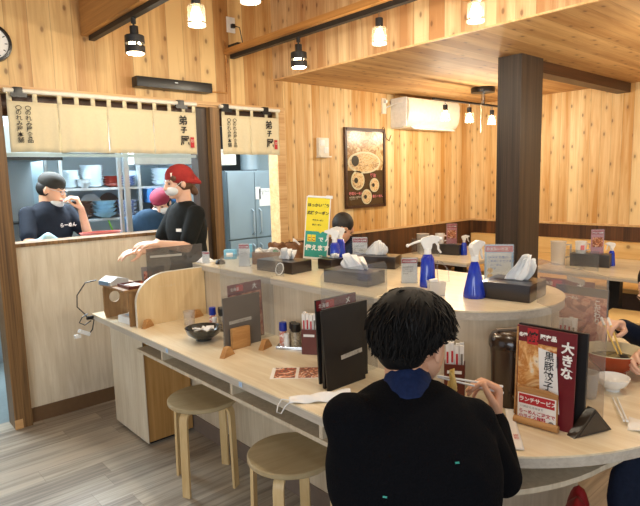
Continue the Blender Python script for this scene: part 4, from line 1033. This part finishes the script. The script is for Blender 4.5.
# ------------------------------------------------------------------ KITCHEN
t = thing('double_door_fridge', 'steel four door fridge in the kitchen doorway', 'fridge', (3.66, 5.45, 0))
MB().b2(-.36, .36, -.22, .35, .1, 1.615, bev=.004).build('body', 'fridge', t, False)
for x0, x1, z0, z1, hxp in ((-.355, -.005, .86, 1.60, -.05), (.005, .355, .86, 1.60, .05), (-.355, -.005, .12, .845, -.05), (.005, .355, .12, .845, .05)):
    d = MB().b2(x0, x1, -.255, -.222, z0, z1, bev=.004).build('door', 'fridge', t, False)
    zc = z0 + .04 if z0 > .5 else z1 - .34
    MB().tube([(hxp, -.255, zc), (hxp, -.29, zc + .02), (hxp, -.29, zc + .26), (hxp, -.255, zc + .28)], .011).build('handle', 'steel', d)
MB().box((.14, -.258, 1.31), (.17, .002, .2)).box((.04, -.258, 1.36), (.07, .002, .14)).build('paper_note', 'paper', t, False)
text('本日の仕込み\n・麺\n・スープ', .022, (.07, -.26, 1.37), t, 'grey_ink')
MB().b2(-.35, -.30, -.2, .3, 0, .1).b2(.30, .35, -.2, .3, 0, .1).build('feet', 'matt_black', t, False)
t = thing('exhaust_duct', 'pale curved duct above the fridge', 'duct', (3.85, 5.55, 1.63))
MB().tube([(0, 0, 0), (0, 0, .2), (.05, -.02, .45), (.05, 0, .86)], .11, 20).build('pipe', 'steel_dull', t)
MB().b2(-.35, .33, .32, .36, -.0, .86).build('dark_backing', 'matt_black', t, False)
t = thing('wall_shelf_box', 'white box unit high beside the fridge', 'box', (2.95, 5.0, 1.66))
MB().b2(-.15, .15, -.3, .2, 0, .14, bev=.004).b2(-.16, .16, -.31, .2, .14, .15).build('cabinet', 'white', t, False)
MB().b2(-.27, -.25, -.2, .2, -1.66, .15).b2(-.27, -.15, -.2, .2, .0, .02).build('bracket_post', 'steel', t, False)

t = thing('steel_screen', 'stainless steel hood and backing left of the cook', 'hood', (.9, 5.3, 0))
MB().b2(-.75, .56, .3, .34, 0, 1.75).build('backing', 'steel_dull', t, False)
MB().b2(-.75, .56, -.6, .34, 1.72, 1.95).build('hood', 'steel_dull', t, False)
MB().b2(-.75, .56, -.61, -.6, 1.70, 1.725).build('lip', 'matt_black', t, False)
MB().b2(-.75, .56, -.0, .3, 0, .9).build('stove', 'steel', t, False)
MB().b2(-.7, .45, .0, .29, 1.18, 1.19).build('ledge', 'matt_black', t, False)

t = thing('dish_rack', 'steel dish shelving behind the cook', 'shelving', (1.92, 5.2, 0))
for z in (.80, 1.20, 1.475, 1.80): MB().b2(-.40, .95, -.2, .22, z - .022, z).build('shelf', 'steel', t, False)
for x in (-.39, .30, .94):
    for y in (-.19, .21): MB().b2(x - .014, x + .014, y - .014, y + .014, 0, 2.0).build('post', 'steel', t, False)
MB().b2(-.4, .95, .23, .24, .8, 2.0).build('back_sheet', 'kitchen_wall', t, False)
t = thing('steel_post_pair', 'pair of upright steel window posts beside the masked staff', 'post', (1.66, 3.985, 1.0605))
MB().b2(-.045, -.025, 0, .03, 0, .82).b2(.0, .035, 0, .03, 0, .82).build('posts', 'steel', t, False)
t = thing('kitchen_counter', 'stainless kitchen counter behind the service window', 'counter', (1.45, 4.12, 0))
MB().b2(-.6, .7, -.2, .18, 1.02, 1.06).build('top', 'steel', t, False)
MB().b2(-.6, .7, -.2, -.18, 0, 1.02).build('front', 'steel_dull', t, False)

ORD = ['first', 'second', 'third', 'fourth', 'fifth', 'sixth', 'seventh', 'eighth', 'ninth', 'tenth', 'eleventh']
def stack(label, cat, x, y, z, r, h, n, mat, grp, sy=1.0):
    proto = None
    for k in range(n):
        lab = label if n == 1 else label + (', topmost' if k == n - 1 else ', bottom one' if k == 0 else ', ' + ORD[k] + ' up')
        if proto is None:
            proto = MB().lathe([(0, 0), (r * .45, 0), (r * .5, h * .25), (r * .85, h * .8), (r, h * 1.5), (r * .97, h * 1.5), (r * .8, h * .95), (0, h * .45)], seg=22).build('dish' if h < .03 else 'bowl', mat)
            proto.location = (x, y, z); tag(proto, lab, cat, grp)
        else:
            c = proto.copy(); COL.objects.link(c); c.location = (x + .003 * math.sin(k * 5), y, z + k * h * 1.02); c['label'] = lab
S1, S2 = 1.4755, 1.2005
stack('white plate in the left stack on the top rack shelf', 'plate', 1.62, 5.12, S1, .10, .016, 9, 'dish_white', 'left stack of white plates')
stack('white plate in the tall middle stack on the top rack shelf', 'plate', 1.83, 5.12, S1, .10, .017, 11, 'dish_white', 'middle stack of white plates')
stack('red dish in the low stack on the top rack shelf', 'plate', 2.02, 5.1, S1, .10, .022, 4, 'dish_red', 'red dishes')
stack('white dish on the right of the top rack shelf', 'plate', 2.2, 5.12, S1, .085, .022, 6, 'dish_white', 'right stack of white dishes')
stack('brown bowl in the left stack on the lower rack shelf', 'bowl', 1.72, 5.10, S2, .09, .024, 6, 'dish_brown', 'brown bowls')
stack('pale blue bowl in the middle stack on the lower rack shelf', 'bowl', 1.90, 5.06, S2, .105, .034, 4, 'dish_blue', 'pale blue bowls')
stack('blue patterned bowl in the right stack on the lower rack shelf', 'bowl', 2.11, 5.06, S2, .095, .034, 4, 'dish_pattern', 'blue patterned bowls')
stack('round red dish leaning low beside the staff on the lower shelf', 'bowl', 2.45, 5.1, S2, .09, .03, 3, 'dish_red', 'red bowls at right')
stack('white bowl in the right bay on the top rack shelf', 'bowl', 2.5, 5.1, S1, .11, .03, 5, 'dish_white', 'white bowls in the right bay')
stack('brown dish beside the brown bowls on the lower rack shelf', 'plate', 1.605, 5.02, S2, .055, .02, 5, 'dish_brown', 'brown dishes at left')
stack('white bowl at the front of the top rack shelf', 'bowl', 1.73, 5.04, S1, .06, .03, 2, 'dish_white', 'small white bowls')
stack('patterned dish on the right of the top rack shelf', 'plate', 2.12, 5.04, S1, .07, .022, 4, 'dish_pattern', 'patterned dishes')
stack('pale blue dish in the right bay on the lower rack shelf', 'plate', 2.62, 5.1, S2, .09, .02, 6, 'dish_blue', 'pale blue dishes in the right bay')
for i, x in enumerate((1.66, 1.88, 2.06)):
    t = thing('steel_tray', ('round steel lid leaning at the back of the lower shelf, left', 'round steel lid leaning at the back of the lower shelf, middle', 'round brown lid leaning at the back of the lower shelf, right')[i], 'lid', (x, 5.32 + .02 * i, S2 + .12))
    o = MB().lathe([(0, 0), (.09, 0), (.1, .012), (.1, .016), (0, .01)], seg=26).build('lid', 'steel' if i < 2 else 'dish_brown', t); o.rotation_euler = (1.35, 0, 0)
t = thing('blue_crate', 'blue plastic crate on the rack right of the steel posts', 'crate', (2.42, 5.0, S2 + .12))
MB().b2(-.13, .13, -.1, .1, 0, .13, bev=.006).build('crate', plain('blue_crate_plastic', '3b6fa8', .4), t, False)
t = thing('high_white_cabinet', 'white cabinet over the service window right of the posts', 'cabinet', (2.30, 4.75, 1.665))
MB().b2(-.28, .30, -.12, .1, 0, .28, bev=.004).build('body', plain('greyish_white_panel', 'b4bab8', .45), t, False)
t = thing('kitchen_towel', 'blue and white towel heap on the kitchen counter in front of the cook', 'towel', (1.09, 3.99, 1.16 - .1))
MB().grid(lambda u, v: (-.16 + .32 * u, -.05 + .1 * v, .005 + (.11 + .015 * math.sin(14 * u)) * math.sin(PI * u) ** .6 * math.sin(PI * v) ** .6), 30, 14).build('towel', 'cloth_blue', t, True, solid=.003)
t = thing('pink_tray', 'pink red rimmed tray with food on the kitchen counter', 'tray', (1.49, 4.08, 1.062))
MB().lathe([(0, 0), (.10, 0), (.145, .09), (.15, .098), (.14, .098), (.098, .012), (0, .012)], seg=30, sy=.55).build('tray', plain('pink_red_glaze', 'c46a62', .35), t)
MB().lathe([(0, .07), (.12, .075), (.12, .07), (0, .065)], seg=24, sy=.52).build('food', 'dish_red', t)
for i, (x, cc) in enumerate(((1.90, 'green'), (2.03, 'white'))):
    t = thing('ladle', ('green handled tool hanging below the lower rack shelf', 'white handled ladle hanging below the lower rack shelf')[i], 'utensil', (x, 4.985, 1.02))
    MB().tube([(0, 0, .16), (.03, 0, .06), (.05, 0, 0)], .008).ball((.055, 0, -.01), (.03, .02, .02)).build('utensil', cc, t)

# ------------------------------------------------------------------ PEOPLE
def lerp(a, b, t): return V(a) * (1 - t) + V(b) * t
def basis(f, up=(0, 0, 1)):
    """columns: right, forward, up"""
    f = V(f).normalized(); r = f.cross(V(up)).normalized(); u = r.cross(f)
    return Matrix((r, f, u)).transposed()
def hand(m, w, d, n, s, curl=(.6, .7, .5), k=1.0, thumb=.5, spread=.12):
    """palm and five fingers: wrist w, direction d, palm normal n (fingers close towards it), thumb side s"""
    w = V(w); d = V(d).normalized(); n = V(n); n = (n - d * n.dot(d)).normalized(); s0 = V(s); s = d.cross(n)
    if s.dot(s0) < 0: s = -s
    m.cap(w - d * .02 * k, .022 * k, w + d * .012 * k, .021 * k)
    L = ((.042, .026, .020), (.047, .030, .021), (.044, .028, .021), (.034, .021, .018))
    for i in range(4):
        o = (1.5 - i) * .0195 * k
        base = w + d * (.086 - abs(i - 1.2) * .005) * k + s * o
        m.cap(w + d * .018 * k + s * o * .55, .0145 * k, base, .0105 * k)
        p = base; ang = 0; dd = (d + s * spread * (1.5 - i) * .5).normalized(); r = (.0098, .0090, .0082, .0072)
        if i == 3: r = tuple(x * .88 for x in r)
        for j in range(3):
            ang += curl[j] * (1 + .06 * i)
            v = dd * math.cos(ang) + n * math.sin(ang); q = p + v * L[i][j] * k
            m.cap(p, r[j] * k, q, r[j + 1] * k, 10); p = q
    b = w + d * .018 * k + s * .018 * k + n * .004 * k
    t1 = b + (d * .55 + s * .62 + n * .35).normalized() * .042 * k
    t2 = t1 + (d * .8 + s * (.35 - thumb * .5) + n * (.3 + thumb * .5)).normalized() * .032 * k
    t3 = t2 + (d * .85 - s * .25 * thumb + n * (.2 + thumb * .4)).normalized() * .024 * k
    m.cap(b, .015 * k, t1, .0115 * k, 10).cap(t1, .0112 * k, t2, .0098 * k, 10).cap(t2, .0098 * k, t3, .0075 * k, 10)
def head_mb(m, c, B, k=1.0):
    c = V(c); P = lambda x, y, z: c + B @ V((x * k, y * k, z * k))
    m.ball(P(0, -.012, .022), (.073 * k, .092 * k, .088 * k), B, 3)
    m.ball(P(0, .022, -.03), (.060 * k, .066 * k, .082 * k), B, 3)
    m.ball(P(0, .052, -.085), (.030 * k, .030 * k, .024 * k), B)
    m.cap(P(0, .088, .0), .009 * k, P(0, .104, -.032), .0125 * k).ball(P(.010, .095, -.034), .008 * k).ball(P(-.010, .095, -.034), .008 * k)
    for s in (-1, 1):
        m.cap(P(s * .014, .086, .018), .008 * k, P(s * .045, .07, .018), .008 * k)
        m.ball(P(s * .074, -.008, -.012), (.010 * k, .019 * k, .032 * k), B @ Matrix.Rotation(s * .25, 3, 'Z'))
    m.cap(P(-.018, .083, -.062), .008 * k, P(.018, .083, -.062), .008 * k)
def face(t, c, B, k=1.0, mouth=True):
    c = V(c); P = lambda x, y, z: c + B @ V((x * k, y * k, z * k))
    for s in (-1, 1):
        MB().ball(P(s * .031, .0795, .002), (.0125 * k, .006 * k, .0055 * k), B).build('eye', 'eye', t, world=True)
        MB().cap(P(s * .018, .0865, .024), .003 * k, P(s * .046, .075, .026), .002 * k).build('eyebrow', 'hair', t, world=True)
    if mouth: MB().ball(P(0, .0885, -.062), (.021 * k, .006 * k, .0055 * k), B).build('mouth', 'lips', t, world=True)
def person(label, base, J, top, top_name, bottom='navy_dark', sleeve='long', skin='skin', fine=.006, k=1.0, chest=(.185, .115), standing=False, shoe='matt_black', handk=1.0, hands=None):
    t = thing('person', label, 'person', base)
    B = basis(J['f'], J.get('up', (0, 0, 1))); HB = basis(J['hf'], J.get('hup', (0, 0, 1)))
    m = MB(); head_mb(m, J['head'], HB, k)
    nb = lerp(J['shL'], J['shR'], .5); nk = V(J['head']) + HB @ V((0, -.03, -.06)) * k
    m.cap(nk, .052 * k, nb + V((0, 0, .01)), .060 * k)
    pel = lerp(J['hipL'], J['hipR'], .5)
    def torso(m, g):
        cl, cd = chest
        tb = Matrix(((B.col[0]), ((B.col[1])), ((nb - pel).normalized()))).transposed()
        m.ball(lerp(pel, nb, .74), (cl + g, cd + g, .20 + g), tb, 3)
        m.ball(lerp(pel, nb, .36), (cl * .86 + g, cd * .95 + g, .20 + g), tb, 3)
        m.ball(pel, (cl * .92 + g, cd * 1.05 + g, .13 + g), tb, 3)
        for s in ('L', 'R'):
            m.cap(nb + B.col[1] * -.01 - V((0, 0, .012)), .048 + g, J['sh' + s], .056 + g)
            m.cap(lerp(pel, nb, .72) + B.col[0] * (-1 if s == 'L' else 1) * cl * .45, .10 + g * .5, J['sh' + s], .05 + g)
    torso(m, -.012)
    for s in ('L', 'R'):
        m.cap(J['sh' + s], .046, J['el' + s], .036).cap(J['el' + s], .038, J['wr' + s], .024)
        for a, b, r0, r1 in (('hip', 'kn', .075, .052), ('kn', 'an', .050, .035)): m.cap(J[a + s], r0, J[b + s], r1)
        h = J['hand' + s]; hand(m, J['wr' + s], *h, k=handk)
    blob('body', m, skin, t, fine, 3)
    m = MB(); torso(m, .006)
    for s in ('L', 'R'):
        if sleeve == 'long':
            m.cap(J['sh' + s], .058, J['el' + s], .049).cap(J['el' + s], .050, lerp(J['el' + s], J['wr' + s], .90), .036)
        else: m.cap(J['sh' + s], .060, lerp(J['sh' + s], J['el' + s], .75), .056)
    m.cap(lerp(nk, nb, .80), .060 * k, nb, .078)
    o = blob(top_name, m, top, t, .008, 5)
    m = MB()
    for s in ('L', 'R'):
        m.cap(J['hip' + s], .092, J['kn' + s], .068).cap(J['kn' + s], .066, lerp(J['kn' + s], J['an' + s], .93), .052)
    m.ball(pel, (chest[0] * .95, chest[1] * 1.12, .11), B, 3)
    blob('trousers', m, bottom, t, .010, 5)
    for s in ('L', 'R'):
        a = V(J['an' + s]); ff = V(J['f']); ff.z = 0; ff.normalize(); R_ = basis(ff)
        MB().ball(V((a.x, a.y, .042)) + ff * .05, (.045, .125, .042), R_, 2).cap(V((a.x, a.y, .05)), .042, V((a.x, a.y, .10)), .042).build('shoe', shoe, t, world=True)
    return t, HB, B
def hair_strands(m, c, B, k, n, length, seed, r=.0035, cover=None, shell=(.080, .100, .098), lift=.006):
    rnd = random.Random(seed); c = V(c)
    for i in range(n):
        th = rnd.uniform(0, 2 * PI); ph = math.acos(1 - rnd.random() ** 1.2 * 1.35)      # from crown down past the equator
        if cover and not cover(th, ph): continue
        pts = []; L = length * rnd.uniform(.7, 1.15); steps = 5; sw = rnd.uniform(-.9, .9); lf = rnd.uniform(-.002, .009)
        for j in range(steps):
            q = ph + (L / .09) * j / (steps - 1); a = th + sw * .35 * j / (steps - 1) * (1 if j else 0)
            lim = 1.5 + .75 * min(1, max(0, -math.sin(a) * 1.6)); q2 = min(q, lim); g = 1 + (lift + lf * j / 4 + .004 * math.sin(j * 1.5 + i)) / .09 * (.6 + .8 * j / steps)
            pts.append(c + B @ V((shell[0] * g * math.sin(q2) * math.cos(a), -.012 * k + shell[1] * g * math.sin(q2) * math.sin(a), .022 * k + shell[2] * g * math.cos(q2))) + V((0, 0, -max(0, q - lim) * .02)))
        m.tube(pts, [r, r * 1.15, r, r * .7, r * .12], 4)

# the sitting man seen from behind
f_ = V((.78, .62, 0)); hf = V((.985, .06, -.24))
Jm = dict(f=f_, hf=hf, head=(1.062, .843, 1.096), shL=(.842, .865, .955), shR=(1.075, .690, .925), elL=(.98, .97, .76), elR=(1.185, .672, .752),
          wrL=(1.22, 1.03, .775), wrR=(1.335, .782, .825), hipL=(.79, .74, .575), hipR=(.90, .60, .575), knL=(1.11, 1.00, .525), knR=(1.25, .80, .525), anL=(1.05, 1.03, .09), anR=(1.22, .76, .09),
          handL=((.7, .5, .0), (.5, -.7, 0), (0, 0, 1), (.5, .6, .4)), handR=((.28, .16, .95), (-.745, .667, .05), (-.6, -.7, 0), (1.15, .85, .35), ))
tman, HBm, Bm = person('person in black sweater and blue collar sitting with back turned, eating noodles with chopsticks', (.88, .70, 0), Jm, 'sweater', 'sweater', 'navy_dark', fine=.0042, chest=(.195, .12))
face(tman, Jm['head'], HBm)
sw = [o for o in tman.children if o.name.startswith('sweater')][0]; inv = world_of(tman).inverted(); cw = V((0, 0, 1.5))
for aim in ((.769, .689, .871), (.899, .610, .924)):
    hit, lc, nm, _ = sw.ray_cast(inv @ cw, (V(aim) - cw).normalized())
    if hit: MB().box(lc + nm * .001, (.009, .002, .004), rot=(-nm).to_track_quat('Y', 'Z').to_matrix(), bev=.0005).build('teal_mark', 'teal', tman)
nb = lerp(Jm['shL'], Jm['shR'], .5); nk = V(Jm['head']) + HBm @ V((0, -.03, -.06))
blob('shirt_collar', MB().cap(lerp(nk, nb, .42), .064, lerp(nk, nb, .75), .072), 'navy', tman, .004, 3)
m = MB()
for s in ('R',): m.cap(lerp(Jm['el' + s], Jm['wr' + s], .86), .033, lerp(Jm['el' + s], Jm['wr' + s], .96), .031)
blob('shirt_cuff', m, 'navy', tman, .004, 2)
m = MB(); c = V(Jm['head']); P = lambda x, y, z: c + HBm @ V((x, y, z))
m.ball(P(0, -.032, .048), (.090, .106, .084), HBm, 3).ball(P(0, -.062, -.005), (.072, .060, .075), HBm, 3)
for s in (-1, 1): m.ball(P(s * .062, .015, .045), (.024, .05, .04), HBm)
m.cap(P(-.04, .055, .07), .024, P(.04, .055, .07), .024)
blob('hair', m, 'hair', tman, .006, 3)
m = MB()
def cov(th, ph):
    y = math.sin(ph) * math.sin(th)
    return not (y > .55 and ph > 1.0) and not (abs(math.cos(th)) > .8 and math.sin(th) > -.1 and ph > 1.75)
hair_strands(m, P(0, -.014, .006), HBm, 1, 1500, .075, 3, .0034, cov, (.091, .108, .096), .003)
m.build('hair_locks', 'hair', tman, world=True)
t = thing('chopsticks', 'white chopsticks held by the sitting man lifting yellow noodles', 'chopsticks', (1.29, .815, .93))
A_, B_ = V((1.372, .783, .907)), V((1.195, .876, .962))
MB().cone(A_, B_, .0038, .0022, 8).build('chopstick', 'white', t, world=True)
MB().cone(A_ + V((-.01, -.008, -.014)), B_ + V((0, 0, -.004)), .0038, .0022, 8).build('chopstick', 'white', t, world=True)
m = MB(); rnd = random.Random(5); nc = lerp(A_, B_, .78)
for i in range(16):
    a = rnd.uniform(0, 6.28); o = V((.012 * math.cos(a), .012 * math.sin(a), 0))
    m.tube([nc + o + V((0, 0, -.03 + rnd.uniform(-.01, .01))), nc + o * .6 + V((0, 0, -.005)), nc + V((rnd.uniform(-.01, .01), 0, .014 + rnd.uniform(0, .01))), nc - o * .7 + V((0, 0, -.006)), nc - o + V((0, 0, -.03 + rnd.uniform(-.012, .01)))], .0026, 6)
o = m.build('noodle_bundle', 'noodles'); tag(o, 'bundle of yellow noodles lifted to the sitting man\'s mouth', 'noodles'); o['kind'] = 'stuff'
t = thing('ramen_bowl', 'noodle bowl on the counter hidden in front of the sitting man', 'bowl', (1.34, .95, CT))
MB().lathe([(0, 0), (.04, 0), (.042, .012), (.085, .05), (.1, .08), (.097, .08), (.08, .05), (0, .02)], seg=36).build('bowl', 'bowl_red', t)
MB().lathe([(0, .06), (.088, .06), (.088, .058), (0, .056)], seg=30).build('soup', 'ramen', t)

# diner at the right edge
Jd = dict(f=(-.80, .45, 0), hf=(-.72, .30, -.55), head=(2.545, .745, 1.005), shL=(2.60, .48, .90), shR=(2.78, .80, .90), elL=(2.42, .56, .76), elR=(2.59, .80, .765),
          wrL=(2.275, .668, .792), wrR=(2.375, .835, .875), hipL=(2.88, .42, .575), hipR=(2.97, .60, .575), knL=(2.62, .52, .50), knR=(2.66, .76, .50), anL=(2.72, .40, .09), anR=(2.76, .66, .09),
          handL=((-.75, .60, .22), (-.4, -.62, -.5), (0, .2, 1), (.75, .75, .4)), handR=((-.80, .12, .30), (-.35, .1, -.9), (-.1, -1, .1), (.75, .8, .4)))
td, HBd, Bd = person('person at the right edge of the picture with dark sleeves, hands over the noodle bowl', (2.9, .5, 0), Jd, 'navy_dark', 'jacket', fine=.0042, skin='skin_pale')
face(td, Jd['head'], HBd)
c = V(Jd['head']); P = lambda x, y, z: c + HBd @ V((x, y, z))
blob('hair', MB().ball(P(0, -.03, .04), (.085, .092, .088), HBd, 3), 'hair', td, .006, 2)
st2 = dup(st, (2.93, .50, 0), .2, 'round bentwood stool under the person at the right edge')
t = thing('wooden_chopsticks', 'pair of wooden chopsticks with white ends held over the red orange bowl', 'chopsticks', (2.24, .84, .86))
for o_ in (V((0, 0, 0)), V((.012, -.022, .0))):
    a = V((2.262, .868, .925)) + o_; b = V((2.225, .785, .80)) + o_ * .5
    MB().cone(a, b, .0042, .0028, 8).build('chopstick', 'noodles', t, world=True)
    MB().cone(a, lerp(a, b, .22), .0052, .0050, 8).build('white_sleeve', 'paper', t, world=True)

# man on the far side of the island
Jf = dict(f=(-.9, -.35, 0), hf=(-.80, -.58, -.25), head=(2.89, 2.985, 1.125), shL=(2.87, 2.83, .985), shR=(3.02, 3.15, .985), elL=(2.72, 2.72, .80), elR=(2.86, 3.22, .80),
          wrL=(2.55, 2.86, .80), wrR=(2.62, 3.10, .80), hipL=(3.02, 2.88, .575), hipR=(3.08, 3.05, .575), knL=(2.90, 2.80, .5), knR=(2.92, 3.10, .5), anL=(2.9, 2.80, .09), anR=(2.92, 3.1, .09),
          handL=((-.8, .4, .0), (-.2, .3, -.9), (.4, .9, 0), (.5, .6, .4)), handR=((-.8, -.4, .0), (-.2, -.3, -.9), (.4, -.9, 0), (.5, .6, .4)))
tf, HBf, Bf = person('person with short dark hair and navy top seated on the far side of the island', (3.05, 2.96, 0), Jf, 'navy_dark', 'navy_top', fine=.006)
face(tf, Jf['head'], HBf)
c = V(Jf['head']); P = lambda x, y, z: c + HBf @ V((x, y, z))
blob('hair', MB().ball(P(0, -.020, .034), (.082, .098, .088), HBf, 3).ball(P(0, -.055, -.015), (.074, .050, .065), HBf, 3), 'hair_short', tf, .006, 2)
dup(st, (3.05, 2.965, 0), .2, 'round bentwood stool under the person on the far side')

# staff member in red bandana on the dining side
def std(cx, cy, f, hipz=.88, w=.09):
    f = V(f).normalized(); r = f.cross(V((0, 0, 1)))
    c = V((cx, cy, 0)); return dict(hipL=c - r * w + V((0, 0, hipz)), hipR=c + r * w + V((0, 0, hipz)), knL=c - r * w + V((0, 0, .48)) + f * .02, knR=c + r * w + V((0, 0, .48)) - f * .02, anL=c - r * w + V((0, 0, .09)) + f * .05, anR=c + r * w + V((0, 0, .09)) - f * .06)
Jw = dict(f=(-1, .05, 0), hf=(-1, .05, -.12), head=(1.805, 3.46, 1.50), shL=(1.85, 3.31, 1.29), shR=(1.85, 3.61, 1.29), elL=(1.74, 3.27, 1.08), elR=(1.72, 3.62, 1.08),
          wrL=(1.56, 3.28, 1.12), wrR=(1.56, 3.55, 1.05), handL=((-1, .0, .1), (0, .2, -1), (0, 1, 0), (.25, .4, .3)), handR=((-1, 0, .05), (0, .2, -1), (0, -1, 0), (.3, .4, .3)), **std(1.86, 3.46, (-1, .05, 0)))
tw, HBw, Bw = person('staff person in red bandana, white mask and black t-shirt walking left outside the kitchen window', (1.86, 3.46, 0), Jw, 'black_shirt', 'tshirt', 'matt_black', 'short', 'skin_pale', .006, .95, chest=(.17, .125))
face(tw, Jw['head'], HBw, .95, False)
c = V(Jw['head']); P = lambda x, y, z: c + HBw @ V((x * .95, y * .95, z * .95))
blob('hair', MB().ball(P(0, -.028, .010), (.078, .088, .080), HBw, 3).cap(P(0, -.09, -.03), .03, P(0, -.12, -.085), .026).cap(P(-.05, .045, .038), .024, P(.05, .045, .038), .024), 'hair_brown', tw, .006, 2)
m = MB().ball(P(0, -.022, .045), (.086, .1, .082), HBw, 3)
m.cap(P(-.07, -.03, .01), .02, P(-.045, -.15, -.02), .012).cap(P(.07, -.03, .01), .02, P(.045, -.15, -.02), .012).cap(P(0, -.07, .05), .05, P(-.04, -.15, -.02), .014).cap(P(0, -.07, .05), .05, P(.04, -.15, -.02), .014)
blob('bandana', m, 'bandana', tw, .005, 3)
MB().box(P(-.052, .055, .06), (.002, .022, .03), rot=HBw).build('bandana_print', 'white_ink', tw, world=True)
blob('face_mask', MB().ball(P(0, .048, -.048), (.058, .050, .040), HBw, 3), 'mask', tw, .005, 2)
MB().tube([P(-.055, .06, -.03), P(-.072, .03, -.01), P(-.078, .0, .01)], .002, 5).build('mask_strap', 'mask', tw, world=True)
MB().box((1.725, 3.33, 1.19), (.002, .04, .02), rz=.5).build('shirt_print', 'white_ink', tw, world=True)

# cook behind the service window
Jc = dict(f=(.55, -.83, 0), hf=(.72, -.62, -.30), head=(1.285, 4.43, 1.475), shL=(1.40, 4.50, 1.30), shR=(1.09, 4.38, 1.30), elL=(1.49, 4.35, 1.12), elR=(1.04, 4.22, 1.10),
          wrL=(1.432, 4.28, 1.33), wrR=(1.22, 4.13, 1.10), handL=((-.30, -.15, .8), (-.8, .35, .1), (.2, -.8, .2), (1.0, .8, .3)), handR=((.8, -.4, .0), (0, 0, -1), (.3, .8, 0), (.5, .5, .3)), **std(1.25, 4.46, (.55, -.83, 0)))
tc, HBc, Bc = person('cook in black cap and dark t-shirt tasting from a white ladle behind the service window', (1.25, 4.46, 0), Jc, 'cook_shirt', 'tshirt', 'matt_black', 'short', 'skin', .006, 1.0, chest=(.20, .13))
face(tc, Jc['head'], HBc)
c = V(Jc['head']); P = lambda x, y, z: c + HBc @ V((x, y, z))
blob('hair', MB().ball(P(0, -.035, .0), (.079, .080, .075), HBc, 3), 'hair_short', tc, .006, 2)
blob('cap', MB().ball(P(0, -.012, .052), (.084, .100, .078), HBc, 3), 'olive_cap', tc, .005, 2)
blob('face_mask', MB().ball(P(0, .055, -.092), (.060, .050, .030), HBc, 3), 'mask', tc, .005, 2)
MB().tube([P(-.055, .05, -.08), P(-.072, .02, -.045), P(-.078, .0, -.01)], .0035, 5).build('mask_strap', 'mask', tc, world=True)
m = MB()
for s in (-1, 1): m.tube([P(s * .032 + .02 * math.cos(k * PI / 6), .094, .002 + .016 * math.sin(k * PI / 6)) for k in range(12)], .0016, 5, True).tube([P(s * .052, .09, .005), P(s * .078, .0, .008)], .0015, 5)
m.build('glasses', 'steel', tc, world=True)
text('らーめん', .035, (0, 0, 0), tc, 'white_ink', name='shirt_print', bold=.001).matrix_local = world_of(tc).inverted() @ Matrix.Translation(V((1.27, 4.268, 1.20))) @ Matrix.Rotation(.35, 4, 'Z')
t = thing('tasting_ladle', 'white tasting dish held at the cook\'s mouth', 'ladle', (1.38, 4.33, 1.42))
MB().lathe([(0, 0), (.02, .002), (.038, .016), (.036, .017), (.018, .006), (0, .005)]).build('dish', 'white', t).location = P(0, .125, -.062) - V(t.location) - V((0, 0, .01))

# second staff member in the kitchen
Jk = dict(f=(-.6, -.8, 0), hf=(-.62, -.60, -.55), head=(2.075, 4.28, 1.345), shL=(2.12, 4.22, 1.19), shR=(1.86, 4.42, 1.19), elL=(2.10, 4.12, .99), elR=(1.78, 4.36, .99),
          wrL=(1.94, 4.02, 1.09), wrR=(1.74, 4.16, 1.10), handL=((-.8, -.2, .0), (0, 0, -1), (-.3, .8, 0), (.4, .5, .3)), handR=((-.2, -.8, .1), (0, 0, -1), (.8, -.3, 0), (.4, .5, .3)), **std(2.08, 4.42, (-.6, -.8, 0)))
tk, HBk, Bk = person('staff person in magenta cap and white mask bending over behind the window', (2.08, 4.42, 0), Jk, 'blue_shirt', 'tshirt', 'matt_black', 'short', 'skin_pale', .006, .92, chest=(.165, .115))
face(tk, Jk['head'], HBk, .92, False)
c = V(Jk['head']); P = lambda x, y, z: c + HBk @ V((x * .92, y * .92, z * .92))
blob('hair', MB().ball(P(0, -.03, .01), (.078, .085, .085), HBk, 3), 'hair', tk, .006, 2)
blob('cap', MB().ball(P(0, -.005, .052), (.083, .097, .066), HBk, 3).cap(P(-.03, .09, .045), .012, P(.03, .09, .045), .012), 'magenta_cap', tk, .005, 2)
blob('face_mask', MB().ball(P(0, .050, -.047), (.058, .050, .044), HBk, 3), 'mask', tk, .005, 2)

# bags under the rounded counter end
t = thing('navy_bag', 'dark navy cloth bag with pale patch hanging under the rounded counter end', 'bag', (1.875, .585, .28), -.4)
blob('bag', MB().ball((0, 0, .18), (.115, .06, .17)).ball((0, 0, .05), (.10, .06, .12)), 'navy_dark', t, .008, 4, world=False)
MB().box((0.01, -.066, .06), (.14, .012, .07), bev=.005).build('pale_patch', plain('grey_patch', '9a9aa6', .8), t)
MB().tube([(-.06, 0, .3), (-.03, .02, .37), (.03, .02, .37), (.06, 0, .3)], .006).build('strap', 'navy_dark', t)
t = thing('red_bag', 'red and black bag on the floor shelf under the rounded counter', 'bag', (1.645, .68, .0), .35)
blob('bag', MB().ball((0, 0, .25), (.16, .06, .25)).ball((.12, 0, .36), (.05, .04, .12)).ball((-.06, -.01, .35), (.16, .06, .14)).ball((-.1, 0, .12), (.1, .075, .12)), 'red', t, .008, 3, world=False)
MB().tube([(-.08, -.06, .30), (-.02, -.07, .42), (.05, -.07, .42), (.12, -.05, .34)], .009).tube([(-.1, -.075, .05), (-.08, -.08, .32)], .012).build('strap', 'matt_black', t)
